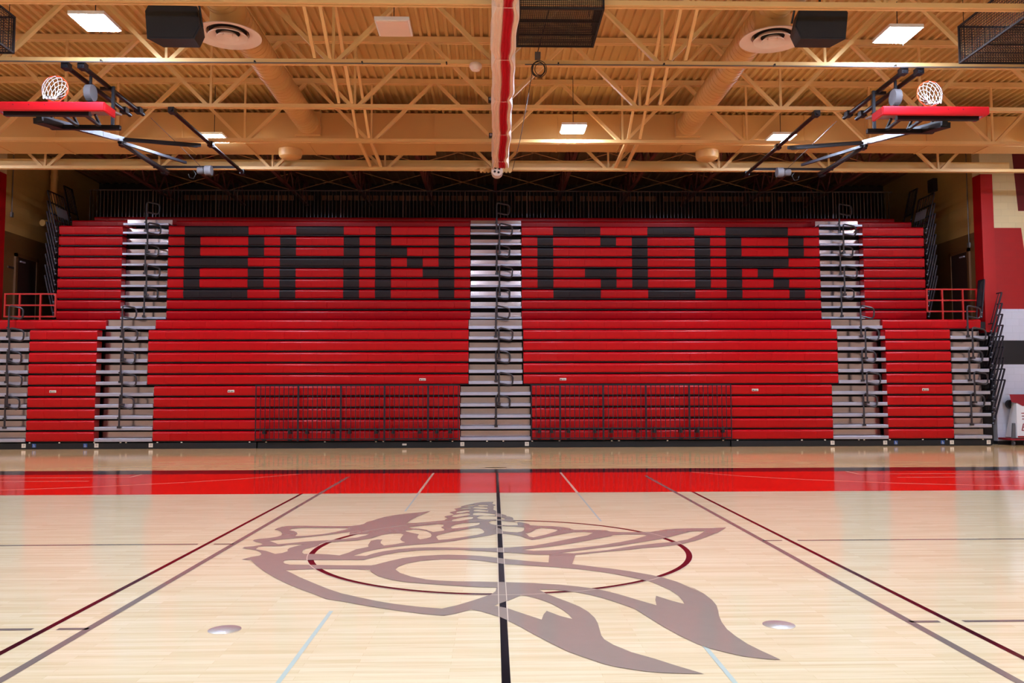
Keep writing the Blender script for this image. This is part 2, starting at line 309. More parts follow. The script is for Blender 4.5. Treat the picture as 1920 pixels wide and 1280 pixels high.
LOGO = [[(-2.381,-0.424),(-2.326,-0.31),(-2.269,-0.25),(-2.264,-0.192),(-2.297,-0.102),(-2.369,0.009),(-2.462,0.086),(-2.541,0.126),(-2.54,0.194),(-2.468,0.23),(-2.407,0.295),(-2.4,0.346),(-2.448,0.428),(-2.51,0.479),(-2.555,0.53),(-2.558,0.605),(-2.517,0.659),(-2.429,0.699),(-2.365,0.771),(-2.345,0.859),(-2.363,0.973),(-2.408,1.091),(-2.465,1.188),(-2.516,1.229),(-2.509,1.326),(-2.486,1.426),(-2.426,1.485),(-2.296,1.49),(-2.044,1.47),(-1.792,1.446),(-1.695,1.458),(-1.622,1.517),(-1.576,1.599),(-1.565,1.743),(-1.506,1.867),(-1.472,1.973),(-1.406,2.133),(-1.291,2.29),(-1.168,2.396),(-1.039,2.485),(-0.877,2.619),(-0.939,2.375),(-1.006,2.118),(-1.06,1.862),(-1.083,1.628),(-1.004,1.641),(-0.841,1.716),(-0.727,1.794),(-0.652,1.835),(-0.655,1.824),(-0.645,1.913),(-0.621,1.963),(-0.636,2.012),(-0.672,2.114),(-0.646,2.195),(-0.605,2.235),(-0.576,2.289),(-0.57,2.348),(-0.63,2.48),(-0.602,2.549),(-0.567,2.61),(-0.55,2.668),(-0.562,2.728),(-0.585,2.794),(-0.546,2.867),(-0.509,2.932),(-0.497,2.979),(-0.506,3.028),(-0.494,3.076),(-0.424,3.187),(-0.346,3.32),(-0.292,3.41),(-0.224,3.46),(-0.154,3.483),(-0.095,3.481),(-0.064,3.464),(-0.084,3.361),(-0.081,3.273),(-0.033,3.136),(-0.064,3.049),(-0.07,2.953),(-0.057,2.857),(-0.074,2.787),(-0.064,2.695),(-0.038,2.603),(-0.022,2.536),(-0.017,2.382),(0.036,2.307),(0.088,2.209),(0.096,2.126),(0.126,2.096),(0.168,2.021),(0.171,1.882),(0.165,1.785),(0.19,1.708),(0.213,1.67),(0.245,1.661),(0.248,1.658),(0.305,1.586),(0.344,1.516),(0.353,1.427),(0.446,1.387),(0.609,1.351),(0.727,1.276),(0.786,1.209),(0.809,1.11),(0.785,1.167),(0.828,1.102),(0.938,1.084),(1.098,1.078),(1.182,1.041),(1.211,0.969),(1.316,0.928),(1.433,0.914),(1.594,0.932),(1.648,0.93),(1.731,0.988),(1.846,1.079),(1.979,1.133),(2.186,1.15),(2.391,1.157),(2.553,1.195),(2.488,1.065),(2.367,0.857),(2.218,0.651),(2.048,0.429),(1.898,0.271),(1.762,0.156),(1.6,0.073),(1.407,-0.004),(1.178,-0.107),(1.031,-0.163),(0.789,-0.279),(0.704,-0.31),(0.632,-0.733),(0.733,-0.791),(0.851,-0.871),(0.927,-0.912),(1.095,-1.039),(1.252,-1.19),(1.295,-1.248),(1.333,-1.295),(1.409,-1.44),(1.478,-1.64),(1.519,-1.816),(1.429,-1.505),(1.495,-1.672),(1.528,-1.844),(1.539,-2.032),(1.531,-2.184),(1.504,-2.328),(1.473,-2.465),(1.449,-2.617),(1.438,-2.782),(1.45,-2.937),(1.475,-3.094),(1.514,-3.225),(1.547,-3.316),(1.573,-3.397),(1.49,-3.379),(1.377,-3.328),(1.295,-3.251),(1.213,-3.164),(1.168,-3.084),(1.106,-2.927),(1.039,-2.709),(0.982,-2.483),(0.929,-2.262),(0.84,-2.099),(0.755,-1.967),(0.669,-1.857),(0.577,-1.771),(0.499,-1.726),(0.413,-1.681),(0.284,-1.668),(0.333,-1.8),(0.396,-1.916),(0.482,-2.063),(0.547,-2.19),(0.594,-2.334),(0.619,-2.483),(0.624,-2.613),(0.617,-2.757),(0.611,-2.893),(0.619,-2.977),(0.659,-3.087),(0.744,-3.227),(0.682,-3.148),(0.747,-3.235),(0.856,-3.352),(0.956,-3.479),(1.015,-3.547),(1.076,-3.617),(0.975,-3.611),(0.857,-3.596),(0.765,-3.569),(0.629,-3.499),(0.557,-3.444),(0.469,-3.333),(0.377,-3.216),(0.284,-3.049),(0.185,-2.851),(0.106,-2.68),(0.033,-2.541),(-0.026,-2.441),(-0.099,-2.359),(-0.162,-2.287),(-0.225,-2.245),(-0.321,-2.341),(-0.406,-2.402),(-0.566,-2.344),(-0.762,-2.245),(-0.966,-2.13),(-1.183,-1.984),(-1.309,-1.917),(-1.445,-1.744),(-1.578,-1.594),(-1.744,-1.38),(-1.883,-1.181),(-2.042,-0.927),(-2.183,-0.669),(-2.269,-0.493),(-2.292,-0.45),(-2.338,-0.449)],
[(-2.34,1.183),(-2.336,1.281),(-2.26,1.337),(-2.014,1.328),(-1.687,1.296),(-1.74,1.161),(-1.831,1.013),(-1.928,0.911),(-2.064,0.826),(-2.183,0.808),(-2.192,0.944),(-2.222,1.037),(-2.276,1.133)],
[(-2.386,0.536),(-2.312,0.597),(-2.111,0.696),(-1.909,0.821),(-1.745,0.973),(-1.643,1.039),(-1.617,0.855),(-1.535,0.883),(-1.41,0.929),(-1.433,0.826),(-1.504,0.696),(-1.64,0.606),(-1.778,0.548),(-1.987,0.481),(-2.148,0.385),(-2.246,0.34)],
[(-2.394,0.084),(-2.402,0.197),(-2.348,0.234),(-2.181,0.228),(-2.145,0.285),(-2.075,0.322),(-1.992,0.311),(-2.037,0.223),(-2.078,0.129),(-2.076,0.035),(-2.054,-0.039),(-2.084,-0.127),(-2.141,-0.171),(-2.273,-0.013),(-2.385,0.065)],
[(-1.898,-0.116),(-1.916,-0.007),(-1.905,0.085),(-1.858,0.159),(-1.814,0.254),(-1.828,0.306),(-1.806,0.393),(-1.685,0.449),(-1.476,0.525),(-1.339,0.655),(-1.268,0.842),(-1.171,0.939),(-1.076,0.926),(-1.035,0.856),(-1.04,0.745),(-1.04,0.572),(-1.01,0.467),(-0.969,0.395),(-1.056,0.298),(-1.163,0.223),(-1.213,0.352),(-1.226,0.454),(-1.222,0.558),(-1.276,0.572),(-1.333,0.499),(-1.326,0.256),(-1.308,0.159),(-1.411,0.031),(-1.453,-0.132),(-1.516,-0.262),(-1.627,-0.214),(-1.735,-0.185),(-1.866,-0.181)],
[(-1.38,-0.281),(-1.3,-0.101),(-1.201,0.034),(-1.074,0.143),(-0.87,0.252),(-0.659,0.34),(-0.445,0.467),(-0.468,0.463),(-0.338,0.585),(-0.204,0.688),(-0.112,0.773),(-0.05,0.847),(-0.011,0.873),(0.059,0.857),(0.143,0.808),(0.218,0.716),(0.274,0.584),(0.33,0.476),(0.417,0.557),(0.606,0.769),(0.509,0.655),(0.676,0.827),(0.804,0.937),(0.924,0.956),(1.012,0.893),(0.939,0.741),(0.812,0.623),(0.646,0.459),(0.486,0.301),(0.333,0.168),(0.187,0.115),(0.091,0.079),(-0.123,0.056),(-0.336,0.071),(-0.5,0.1),(-0.714,0.111),(-0.855,0.093),(-0.99,0.034),(-1.118,-0.064),(-1.206,-0.176),(-1.263,-0.295)],
[(-1.969,-0.551),(-1.973,-0.487),(-1.94,-0.462),(-1.642,-0.472),(-1.252,-0.486),(-1.179,-0.366),(-1.094,-0.249),(-0.971,-0.13),(-0.807,-0.046),(-0.564,-0.018),(-0.353,-0.032),(-0.332,-0.048),(-0.191,-0.09),(-0.018,-0.168),(0.086,-0.189),(0.188,-0.228),(0.322,-0.292),(0.457,-0.307),(0.427,-0.652),(0.274,-0.6),(0.145,-0.531),(0.04,-0.478),(-0.019,-0.433),(-0.187,-0.336),(-0.324,-0.29),(-0.495,-0.264),(-0.596,-0.277),(-0.748,-0.313),(-0.906,-0.409),(-1.021,-0.552),(-1.113,-0.69),(-1.152,-0.726),(-1.416,-0.711),(-1.727,-0.679),(-1.884,-0.664),(-1.941,-0.615)],
[(-0.914,-0.907),(-0.903,-0.789),(-0.847,-0.659),(-0.728,-0.546),(-0.536,-0.478),(-0.336,-0.494),(-0.317,-0.492),(-0.184,-0.552),(-0.034,-0.668),(0.043,-0.717),(0.171,-0.752),(0.473,-0.858),(0.595,-0.907),(0.714,-0.969),(0.829,-1.045),(0.94,-1.132),(1.043,-1.245),(1.119,-1.327),(1.161,-1.388),(1.195,-1.42),(1.242,-1.545),(1.296,-1.724),(1.321,-1.892),(1.318,-2.051),(1.309,-2.139),(1.24,-2.048),(1.153,-1.895),(1.123,-2.019),(1.102,-2.17),(1.013,-2.041),(0.88,-1.837),(0.788,-1.721),(0.694,-1.64),(0.596,-1.578),(0.461,-1.513),(0.252,-1.451),(0.039,-1.413),(-0.176,-1.385),(-0.364,-1.369),(-0.51,-1.339),(-0.622,-1.29),(-0.756,-1.178),(-0.861,-1.039)],
[(-1.859,-0.904),(-1.745,-0.879),(-1.563,-0.856),(-1.309,-0.879),(-1.135,-0.914),(-1.104,-1.015),(-1.021,-1.169),(-0.897,-1.306),(-0.77,-1.387),(-0.591,-1.456),(-0.415,-1.511),(-0.286,-1.549),(-0.145,-1.581),(-0.044,-1.593),(-0.051,-1.709),(-0.082,-1.806),(-0.206,-1.976),(-0.33,-2.125),(-0.433,-2.212),(-0.582,-2.166),(-0.783,-2.073),(-0.923,-1.985),(-1.072,-1.869),(-1.228,-1.741),(-1.353,-1.601),(-1.508,-1.401),(-1.676,-1.175),(-1.788,-1.006)],
[(-0.062,-2.146),(-0.023,-2.085),(0.049,-1.99),(0.139,-1.848),(0.185,-1.869),(0.261,-1.952),(0.35,-2.097),(0.414,-2.258),(0.452,-2.399),(0.465,-2.511),(0.388,-2.431),(0.305,-2.297),(0.277,-2.394),(0.257,-2.52),(0.175,-2.413),(0.087,-2.295),(0.026,-2.21)],
[(-1.041,1.342),(-0.901,1.428),(-0.711,1.551),(-0.647,1.532),(-0.639,1.393),(-0.663,1.318),(-0.618,1.193),(-0.617,1.096),(-0.73,1.006),(-0.813,1.151),(-0.9,1.237),(-0.993,1.27)],
[(-1.045,1.112),(-0.96,1.181),(-0.894,1.164),(-0.815,1.08),(-0.752,0.937),(-0.73,0.8),(-0.733,0.69),(-0.769,0.618),(-0.833,0.565),(-0.863,0.63),(-0.875,0.739),(-0.872,0.873),(-0.937,0.944),(-1.025,1.04)],
[(-0.551,1.302),(-0.544,1.389),(-0.499,1.531),(-0.432,1.601),(-0.234,1.649),(-0.227,1.575),(-0.243,1.485),(-0.31,1.398),(-0.42,1.297),(-0.53,1.233)],
[(-0.638,0.516),(-0.675,0.701),(-0.658,0.82),(-0.571,0.954),(-0.414,1.128),(-0.279,1.275),(-0.233,1.273),(-0.192,1.153),(-0.168,1.003),(-0.178,0.923),(-0.241,0.815),(-0.397,0.668),(-0.548,0.555)],
[(-0.568,1.813),(-0.552,1.91),(-0.449,2.065),(-0.359,2.122),(-0.319,2.101),(-0.314,2.019),(-0.33,1.941),(-0.411,1.846),(-0.486,1.772),(-0.55,1.755)],
[(-0.582,2.152),(-0.569,2.255),(-0.492,2.358),(-0.399,2.41),(-0.359,2.34),(-0.363,2.268),(-0.453,2.159),(-0.512,2.096),(-0.567,2.09)],
[(-0.544,2.403),(-0.534,2.533),(-0.483,2.607),(-0.42,2.663),(-0.374,2.639),(-0.378,2.558),(-0.464,2.465)],
[(-0.505,2.772),(-0.486,2.85),(-0.415,2.909),(-0.362,2.926),(-0.367,2.86),(-0.438,2.802),(-0.495,2.758)],
[(-0.446,3.04),(-0.408,3.122),(-0.325,3.173),(-0.327,3.099),(-0.386,3.047),(-0.432,3.015)],
[(-0.279,3.116),(-0.268,3.18),(-0.207,3.188),(-0.142,3.136),(-0.148,3.038),(-0.218,3.031),(-0.272,3.057)],
[(-0.345,2.878),(-0.311,2.996),(-0.231,2.993),(-0.15,2.918),(-0.146,2.79),(-0.215,2.779),(-0.294,2.819)],
[(-0.327,2.615),(-0.318,2.728),(-0.26,2.735),(-0.135,2.639),(-0.138,2.54),(-0.211,2.543),(-0.315,2.578)],
[(-0.331,2.33),(-0.315,2.459),(-0.242,2.478),(-0.146,2.409),(-0.045,2.298),(-0.048,2.201),(-0.145,2.197),(-0.269,2.222),(-0.319,2.245)],
[(-0.271,2.038),(-0.237,2.151),(-0.175,2.185),(-0.082,2.153),(0.01,2.068),(0.069,1.945),(0.062,1.875),(-0.052,1.891),(-0.172,1.883),(-0.245,1.937)],
[(-0.126,1.701),(-0.088,1.776),(0.007,1.791),(0.096,1.72),(0.212,1.651),(0.212,1.432),(0.091,1.437),(-0.053,1.478),(-0.093,1.534),(-0.123,1.645)],
[(-0.041,1.353),(0.044,1.385),(0.175,1.345),(0.281,1.278),(0.271,1.102),(0.243,1.005),(0.192,0.958),(0.111,0.983),(0.04,1.028),(0.003,1.213)],
[(0.274,0.871),(0.344,0.961),(0.409,1.149),(0.471,1.245),(0.596,1.167),(0.648,1.102),(0.616,0.998),(0.492,0.796),(0.353,0.637),(0.309,0.691),(0.292,0.825)],
[(0.214,-0.044),(0.325,0.016),(0.472,0.097),(0.701,0.253),(0.946,0.469),(1.178,0.675),(1.21,0.74),(1.333,0.781),(1.54,0.764),(1.568,0.705),(1.4,0.494),(1.225,0.335),(0.98,0.145),(0.751,0.019),(0.603,-0.05),(0.46,-0.089),(0.32,-0.106)],
[(0.583,-0.212),(0.738,-0.109),(0.964,0.02),(1.195,0.137),(1.549,0.405),(1.689,0.505),(1.886,0.716),(2.094,0.937),(2.257,0.969),(2.117,0.707),(1.941,0.454),(1.761,0.316),(1.602,0.261),(1.362,0.143),(1.041,-0.083),(0.944,-0.135),(0.69,-0.24)]]

def fill(polys, z):
    loops = [[Vector((x, y, 0)) for x, y in p] for p in polys]
    flat = [v for l in loops for v in l]
    b = MB(); tris = tessellate_polygon(loops)
    fs = []
    for t in tris:
        a, c, d = (flat[i] for i in t)
        cr = (c-a).cross(d-a).z
        fs.append(t if cr > 0 else t[::-1])
    b.add([(v.x, v.y, z) for v in flat], fs)
    return b
fill(LOGO, Z3).build('floor_emblem', M['floor_taupe'], fl, smooth=False)
paint('circle_edge', M['floor_pale'], ring(1.83, 1.837), Z4)
paint('centre_line_edge', M['floor_pale'], [rect(-0.033, -0.027, -2.6, 4.5), rect(0.027, 0.033, -2.6, 4.5)], Z4)
for s, w in ((-1, 'left'), (1, 'right')):
    c = (s*1.806, -2.69)
    t = thing('floor_plate', (c[0], c[1], 0), 'round polished floor cover plate lying '+w+' of the centre line near the camera', 'floor plate', 'metal floor plates')
    MB().lathe([(0.0005, .006), (0.085, .006), (0.104, .003), (0.104, .0002)], (c[0], c[1], 0), 40).build('cover', M['brass'], t)

# ------------------------------------------------------------------ walls and roof
def wall_quad(b, x0, x1, y, z0, z1, t=0.2, mi=0): b.box(x0, x1, y, y+t, z0, z1, mi)
ZC = 8.92
for s, w in ((-1, 'left'), (1, 'right')):
    b = MB()
    x0, x1 = sorted((s*14.35, s*XW))
    for z0, z1, mi in ((0, .1, 2), (.1, 2.285, 1), (2.285, 2.977, 2), (2.977, 3.887, 1), (3.887, 6.253, 3), (6.253, ZC, 0)):
        wall_quad(b, x0, x1, YF, z0, z1, mi=mi)
    # slanted mural shapes
    P = [(s*15.05, 8.9), (s*15.95, 8.9), (s*15.95, 6.75), (s*15.20, 6.75)]
    b.add([(x, YF-.004, z) for x, z in P], [(0, 1, 2, 3) if s > 0 else (3, 2, 1, 0)], 4)
    P = [(s*15.22, 6.74), (s*15.95, 6.74), (s*15.95, 3.9), (s*15.50, 3.9)]
    b.add([(x, YF-.004, z) for x, z in P], [(0, 1, 2, 3) if s > 0 else (3, 2, 1, 0)], 0)
    struct(b.build('wall_front_'+w, [M['cream_block'], M['white_block'], M['black_block'], M['red_block'], M['maroon_block']], smooth=False))
    b = MB()
    struct(MB().box(*sorted((s*XW, s*(XW+.2))), YB, YF, 0, ZC).build('wall_'+w, M['room_block'], smooth=False))
    # alcove side wall: tan block with a brown lower band
    b = MB(); a0, a1 = sorted((s*14.0, s*14.2))
    b.box(a0, a1, YF+.2, 21.2, 3.5, 6.16, 1); b.box(a0, a1, YF+.2, 21.2, 6.16, ZC, 0)
    struct(b.build('wall_alcove_'+w, [M['dim_block'], M['brown_block']], smooth=False))
    x0, x1 = sorted((s*14.0, s*14.35))
    struct(MB().box(x0, x1, 15.1, 15.5, 3.2, 7.78).build('column_'+w, M['red_paint'], smooth=False))
    struct(MB().box(x0, x1, 15.12, 15.5, 7.78, ZC).build('trim_'+('1' if s < 0 else '2'), M['cream_block'], smooth=False))
struct(MB().box(-XW, XW, YB-.2, YB, 0, ZC).build('wall_back', M['room_block'], smooth=False))
struct(MB().box(-14.35, 14.35, 15.5, 15.7, 0, 3.3).build('wall_under_deck', M['dark'], smooth=False))
struct(MB().box(-14.0, 14.0, 15.12, 21.0, 3.3, 3.5).build('floor_upper', M['dark'], smooth=False))
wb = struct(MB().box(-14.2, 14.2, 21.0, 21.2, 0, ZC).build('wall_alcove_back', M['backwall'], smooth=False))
b = MB(); x = -11.0
while x < 11.6:
    if random.random() < .86: b.box(x, x+.17, 20.94, 21.0, 8.33, 8.5)
    x += .23
b.build('vent_block_grille', M['slit'], wb, smooth=False)
# corrugated roof deck, flutes along Y
def deck(x0, x1, y0, y1, z, per=.18, top=.09, h=.06):
    b = MB(); xs = []; x = x0; pr = []
    while x < x1:
        pr += [(x, z), (x+.055, z), (x+.072, z+h), (x+per-.017, z+h)]; x += per
    v = []; f = []
    for (px, pz) in pr: v += [(px, y0, pz), (px, y1, pz)]
    for i in range(len(pr)-1): f.append((2*i, 2*i+1, 2*i+3, 2*i+2))
    b.add(v, f); return b
struct(deck(-XW, XW, YB, 13.9, ZC).build('ceiling', M['tandeck'], smooth=False))
struct(MB().box(-XW-.2, XW+.2, YB-.2, 21.2, ZC+.07, ZC+.2).build('roof', M['dark'], smooth=False))
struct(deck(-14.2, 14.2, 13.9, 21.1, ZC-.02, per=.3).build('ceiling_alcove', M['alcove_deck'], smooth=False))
# the beam over the opening
struct(MB().box(-14.0, 14.0, 13.74, 13.82, 7.50, 7.74).build('beam_opening', M['tan'], smooth=False))

# ------------------------------------------------------------------ roof trusses
TY = [4.1, 6.4, 8.72, 11.06, 13.5]
PITCH = 2.966
TN = ['first tan steel roof truss above the court, crossing the top edge', 'second tan steel roof truss from the camera, with conduit under it',
      'third tan steel roof truss from the camera, behind the hoops', 'fourth tan steel roof truss from the camera, before the big duct',
      'last tan steel roof truss, over the opening above the bleachers']
ZB, ZT = 7.40, 8.80
for i, y in enumerate(TY):
    t = thing('roof_truss', (0, y, ZB), TN[i], 'roof truss', 'tan roof trusses')
    w = .13
    bc = MB(); bc.box(-15.95, 15.95, y-w/2, y-.012, ZB, ZB+.075); bc.box(-15.95, 15.95, y+.012, y+w/2, ZB, ZB+.075)
    bc.build('bottom_chord', M['tan'], t, smooth=False)
    tc = MB(); tc.box(-15.95, 15.95, y-w/2, y-.012, ZT, ZT+.115); tc.box(-15.95, 15.95, y+.012, y+w/2, ZT, ZT+.115)
    tc.build('top_chord', M['tan'], t, smooth=False)
    for k in range(-5, 6):
        xb = k*PITCH+.03
        if abs(xb) > 15.6: continue
        MB().bar((xb, y, ZB+.06), (xb, y, ZT+.02), .045, .045).build('web_post', M['tan'], t, smooth=False)
        for s in (-1, 1):
            if abs(xb+s*PITCH/2) > 15.9: continue
            MB().bar((xb+s*.06, y, ZB+.04), (xb+s*(PITCH/2-.04), y, ZT+.04), .07, .085, up=(0, 1, 0)).build('web_diagonal', M['tan'], t, smooth=False)
# cross bridging between the trusses
for i in range(5):
    ya = TY[i-1] if i else 1.8
    for x, xw in ((-3.25, 'outer one left of the curtain'), (-2.98, 'inner one left of the curtain'), (3.12, 'inner one right of the curtain'), (3.40, 'outer one right of the curtain')):
        bb = MB()
        if i < 4: bb.bar((x, ya+.08, ZT+.02), (x, TY[i]-.08, ZB+.10), .055, .055)
        else: bb.bar((x, ya+.07, ZB+.10), (x-(.06 if x < 0 else -.06), TY[i]-.07, ZB+.10), .07, .07)
        o = bb.build('bridging_strut', M['tan'], smooth=False)
        tag(o, 'tan bridging strut, '+xw+', reaching the '+['first', 'second', 'third', 'fourth', 'last'][i]+' truss', 'brace', 'tan bridging struts')
# horizontal runner and conduit under the second truss
pts = [(-15.5+i*.5, 6.27, 7.37) for i in range(63)]
t = thing('conduit', (0, 6.27, 7.35), 'thin grey conduit strapped under the second roof truss', 'conduit')
for lo, hi in ((-16, -.55), (.45, 16)): MB().tube([q for q in pts if lo <= q[0] <= hi], .011, 6).build('pipe', M['grey_plastic'], t)
for x in (-12, -9.5, -7, -4.3, -2.4, -.9, 1.1, 3, 5, 7.2, 9.6, 12):
    MB().box(x-.012, x+.012, 6.255, 6.335, 7.381, 7.41).build('clip', M['cable'], t, smooth=False)

# ------------------------------------------------------------------ ducts
t = thing('rectangular_duct', (0, 12.5, 7.66), 'long tan rectangular duct running behind the fourth roof truss', 'duct')
xs = [-13.9+i*(27.8/18) for i in range(19)]
for i in range(18):
    b = MB(); y1 = 13.0 if xs[i] < -2 else 12.65
    b.box(xs[i]+.006, xs[i+1]-.006, 12.0, y1, 7.66, 8.42); b.build('duct_section', M['tanduct'], t, smooth=False)
    MB().box(xs[i]-.015, xs[i]+.015, 11.98, y1+.01, 7.645, 8.43).build('seam_flange', M['tanduct'], t, smooth=False)
def round_duct(x, side):
    t = thing('round_duct', (x, 8.6, 7.84), 'tan spiral round duct on the '+side+' carrying a white ring diffuser', 'duct', 'round spiral ducts')
    b = MB(); zc = 8.12; R = .27; pr = []; y = 4.9
    b.tube([(x, 4.9+.25*i, zc) for i in range(29)], R, 28); b.build('pipe', M['tanduct'], t)
    b = MB()
    for i in range(42): b.tube([(x+(R+.003)*math.cos(a), 5.0+.16*i+.16*a/6.283, zc+(R+.003)*math.sin(a)) for a in [2*math.pi*j/24 for j in range(25)]], .005, 4)
    b.build('spiral_rib', M['tanduct'], t)
    b = MB(); b.tube([(x, 8.35, zc), (x, 8.47, zc)], R+.014, 28); b.build('coupling', M['tanduct'], t)
    b = MB(); b.tube([(x, 4.55, zc), (x, 4.9, zc)], R+.09, 28); b.build('end_cap', M['tanduct'], t)
    b = MB(); b.box(x-.31, x+.31, 11.84, 11.97, 7.83, 8.41); b.build('boot', M['tanduct'], t, smooth=False)
    c = (x+.02, 5.72, 7.62)
    b = MB(); b.lathe([(.30, .50), (.30, .10), (.33, .06)], c, 32); b.build('neck', M['tanduct'], t)
    b = MB(); b.lathe([(.33, .10), (.555, -.0), (.56, -.015), (.54, -.02), (.36, .045), (.33, .10)], c, 48)
    df = b.build('diffuser', M['offwhite'], t)
    b = MB(); b.lathe([(.26, .05), (.33, -.02), (.325, -.03), (.20, .045), (.26, .05)], c, 40); b.build('ring', M['offwhite'], df)
    b = MB(); b.lathe([(.13, .03), (.19, -.03), (.185, -.04), (.08, .03), (.13, .03)], c, 32); b.build('ring', M['offwhite'], df)
    b = MB(); b.lathe([(.001, -.01), (.075, -.01), (.08, .01), (.06, .03), (.001, .03)], c, 24); b.build('centre_cone', M['offwhite'], df)
    b = MB(); b.lathe([(.0005, .08), (.36, .08)], c, 32); b.build('throat', M['dark'], df)
round_duct(-4.62, 'left'); round_duct(4.76, 'right')
for x, w in ((-5.2, 'left'), (5.4, 'right')):
    t = thing('duct_drop', (x, 12.55, 7.42), 'short round tan duct drop under the rectangular duct on the '+w, 'duct', 'duct drops under the rectangular duct')
    MB().lathe([(.001, .0), (.2, .01), (.27, .05), (.29, .12), (.29, .236)], (x, 12.55, 7.42), 32).build('drop', M['tanduct'], t)

# ------------------------------------------------------------------ lamps
def lamp(x, y, z, lit, label):
    t = thing('high_bay_lamp', (x, y, z), label, 'lamp', 'ceiling high-bay lamps')
    w, d = .29, .32
    MB().box(x-w, x+w, y-d, y+d, z+.012, z+.07).build('housing', M['lamp_body'], t, smooth=False)
    MB().box(x-w+.03, x+w-.03, y-d+.03, y+d-.03, z-.006, z+.012).build('lens', M['lens_on'] if lit else M['lens_off'], t, smooth=False)
    MB().box(x-.11, x+.11, y-.06, y+.06, z+.07, z+.14).build('driver_box', M['lamp_body'], t, smooth=False)
    MB().tube([(x, y, z+.14), (x, y, ZC-.005)], .008, 6).build('cord', M['cable'], t)
    return t
lamp(-6.62, 5.25, 7.60, True, 'lit square high-bay lamp at top left beside the left speaker')
lamp(6.86, 5.50, 7.60, True, 'lit square high-bay lamp at top right beside the right speaker')
lamp(-6.78, 11.55, 7.62, True, 'lit square high-bay lamp on the left before the duct')
lamp(1.80, 10.78, 7.64, True, 'lit square high-bay lamp right of the curtain before the duct')
lamp(6.88, 11.35, 7.62, True, 'lit square high-bay lamp on the right before the duct')
lamp(-1.75, 5.55, 7.68, False, 'unlit white high-bay lamp hanging left of the curtain')
MB().tube([(6.80, 5.2, 7.58), (6.80, 5.2, 7.30)], .009, 6).build('pull_cord', M['lamp_body'])
tag(bpy.data.objects['pull_cord'], 'short white cord hanging below the top right lamp', 'cord')
for y in (-.8, -6.8):
    for x in (-6.8, -1.8, 2.2, 6.8):
        lamp(x, y, 7.62, True, 'lit high-bay lamp in the roof above and behind the camera')
for x in (-13.7, 13.7):  # unseen lamps past the frame edges; far row added to brighten the bleachers
    for y, z in ((5.4, 7.62), (11.4, 7.62)):
        lamp(x, y, z, True, 'unseen high-bay lamp added beyond the '+('left' if x < 0 else 'right')+' edge of the view')

# ------------------------------------------------------------------ loudspeakers
def speaker(x, z, side):
    y = 4.5
    t = thing('loudspeaker', (x, y, z), 'black loudspeaker hanging from the first truss on the '+side, 'speaker', 'hanging loudspeakers')
    w, h = .43, .56
    P = [(-w, .40), (-w+.07, 0), (w-.07, 0), (w, .34), (w-.07, h), (-w+.07, h)]
    if side == 'left': P = [(-w+.04, 0), (w-.09, 0), (w, .19), (w-.06, h-.04), (-w+.06, h), (-w, h-.12)]
    else: P = [(-w+.10, 0), (w-.05, 0), (w, h-.13), (w-.07, h), (-w+.10, h-.03), (-w, .20)]
    n = len(P); v = [(x+px, y, z+pz) for px, pz in P]+[(x+px*.8, y+.45, z+.05+pz*.9) for px, pz in P]
    MB().add(v, [tuple(range(n)), tuple(range(2*n-1, n-1, -1))]+[(j, n+j, n+(j+1) % n, (j+1) % n) for j in range(n)]).build('cabinet', M['black_speaker'], t, smooth=False)
    q = [(x+px*.95, y-.012, z+.28+(pz-.28)*.93) for px, pz in P]
    MB().add(q+[(a, y, c) for a, _, c in q], [tuple(range(n))]+[(j, n+j, n+(j+1) % n, (j+1) % n) for j in range(n)]).build('grille', M['grille'], t, smooth=False)
    MB().tube([(x-.40, y+.2, z+.34), (x-.40, y+.05, z+.53), (x-.36, y+.05, z+.60), (x+.34, y+.05, z+.60), (x+.39, y+.05, z+.54), (x+.39, y+.2, z+.28)], .018, 8).build('yoke', M['hoop_black'], t)
    MB().bar((x, y+.05, z+.60), (x, y+.05, ZC-.005), .03, .03).build('hanger', M['hoop_black'], t, smooth=False)
    for k, dx in enumerate((-.16, -.13, -.10, -.07, .0, .03)):
        pass
speaker(-5.06, 7.03, 'left'); speaker(5.14, 7.10, 'right')

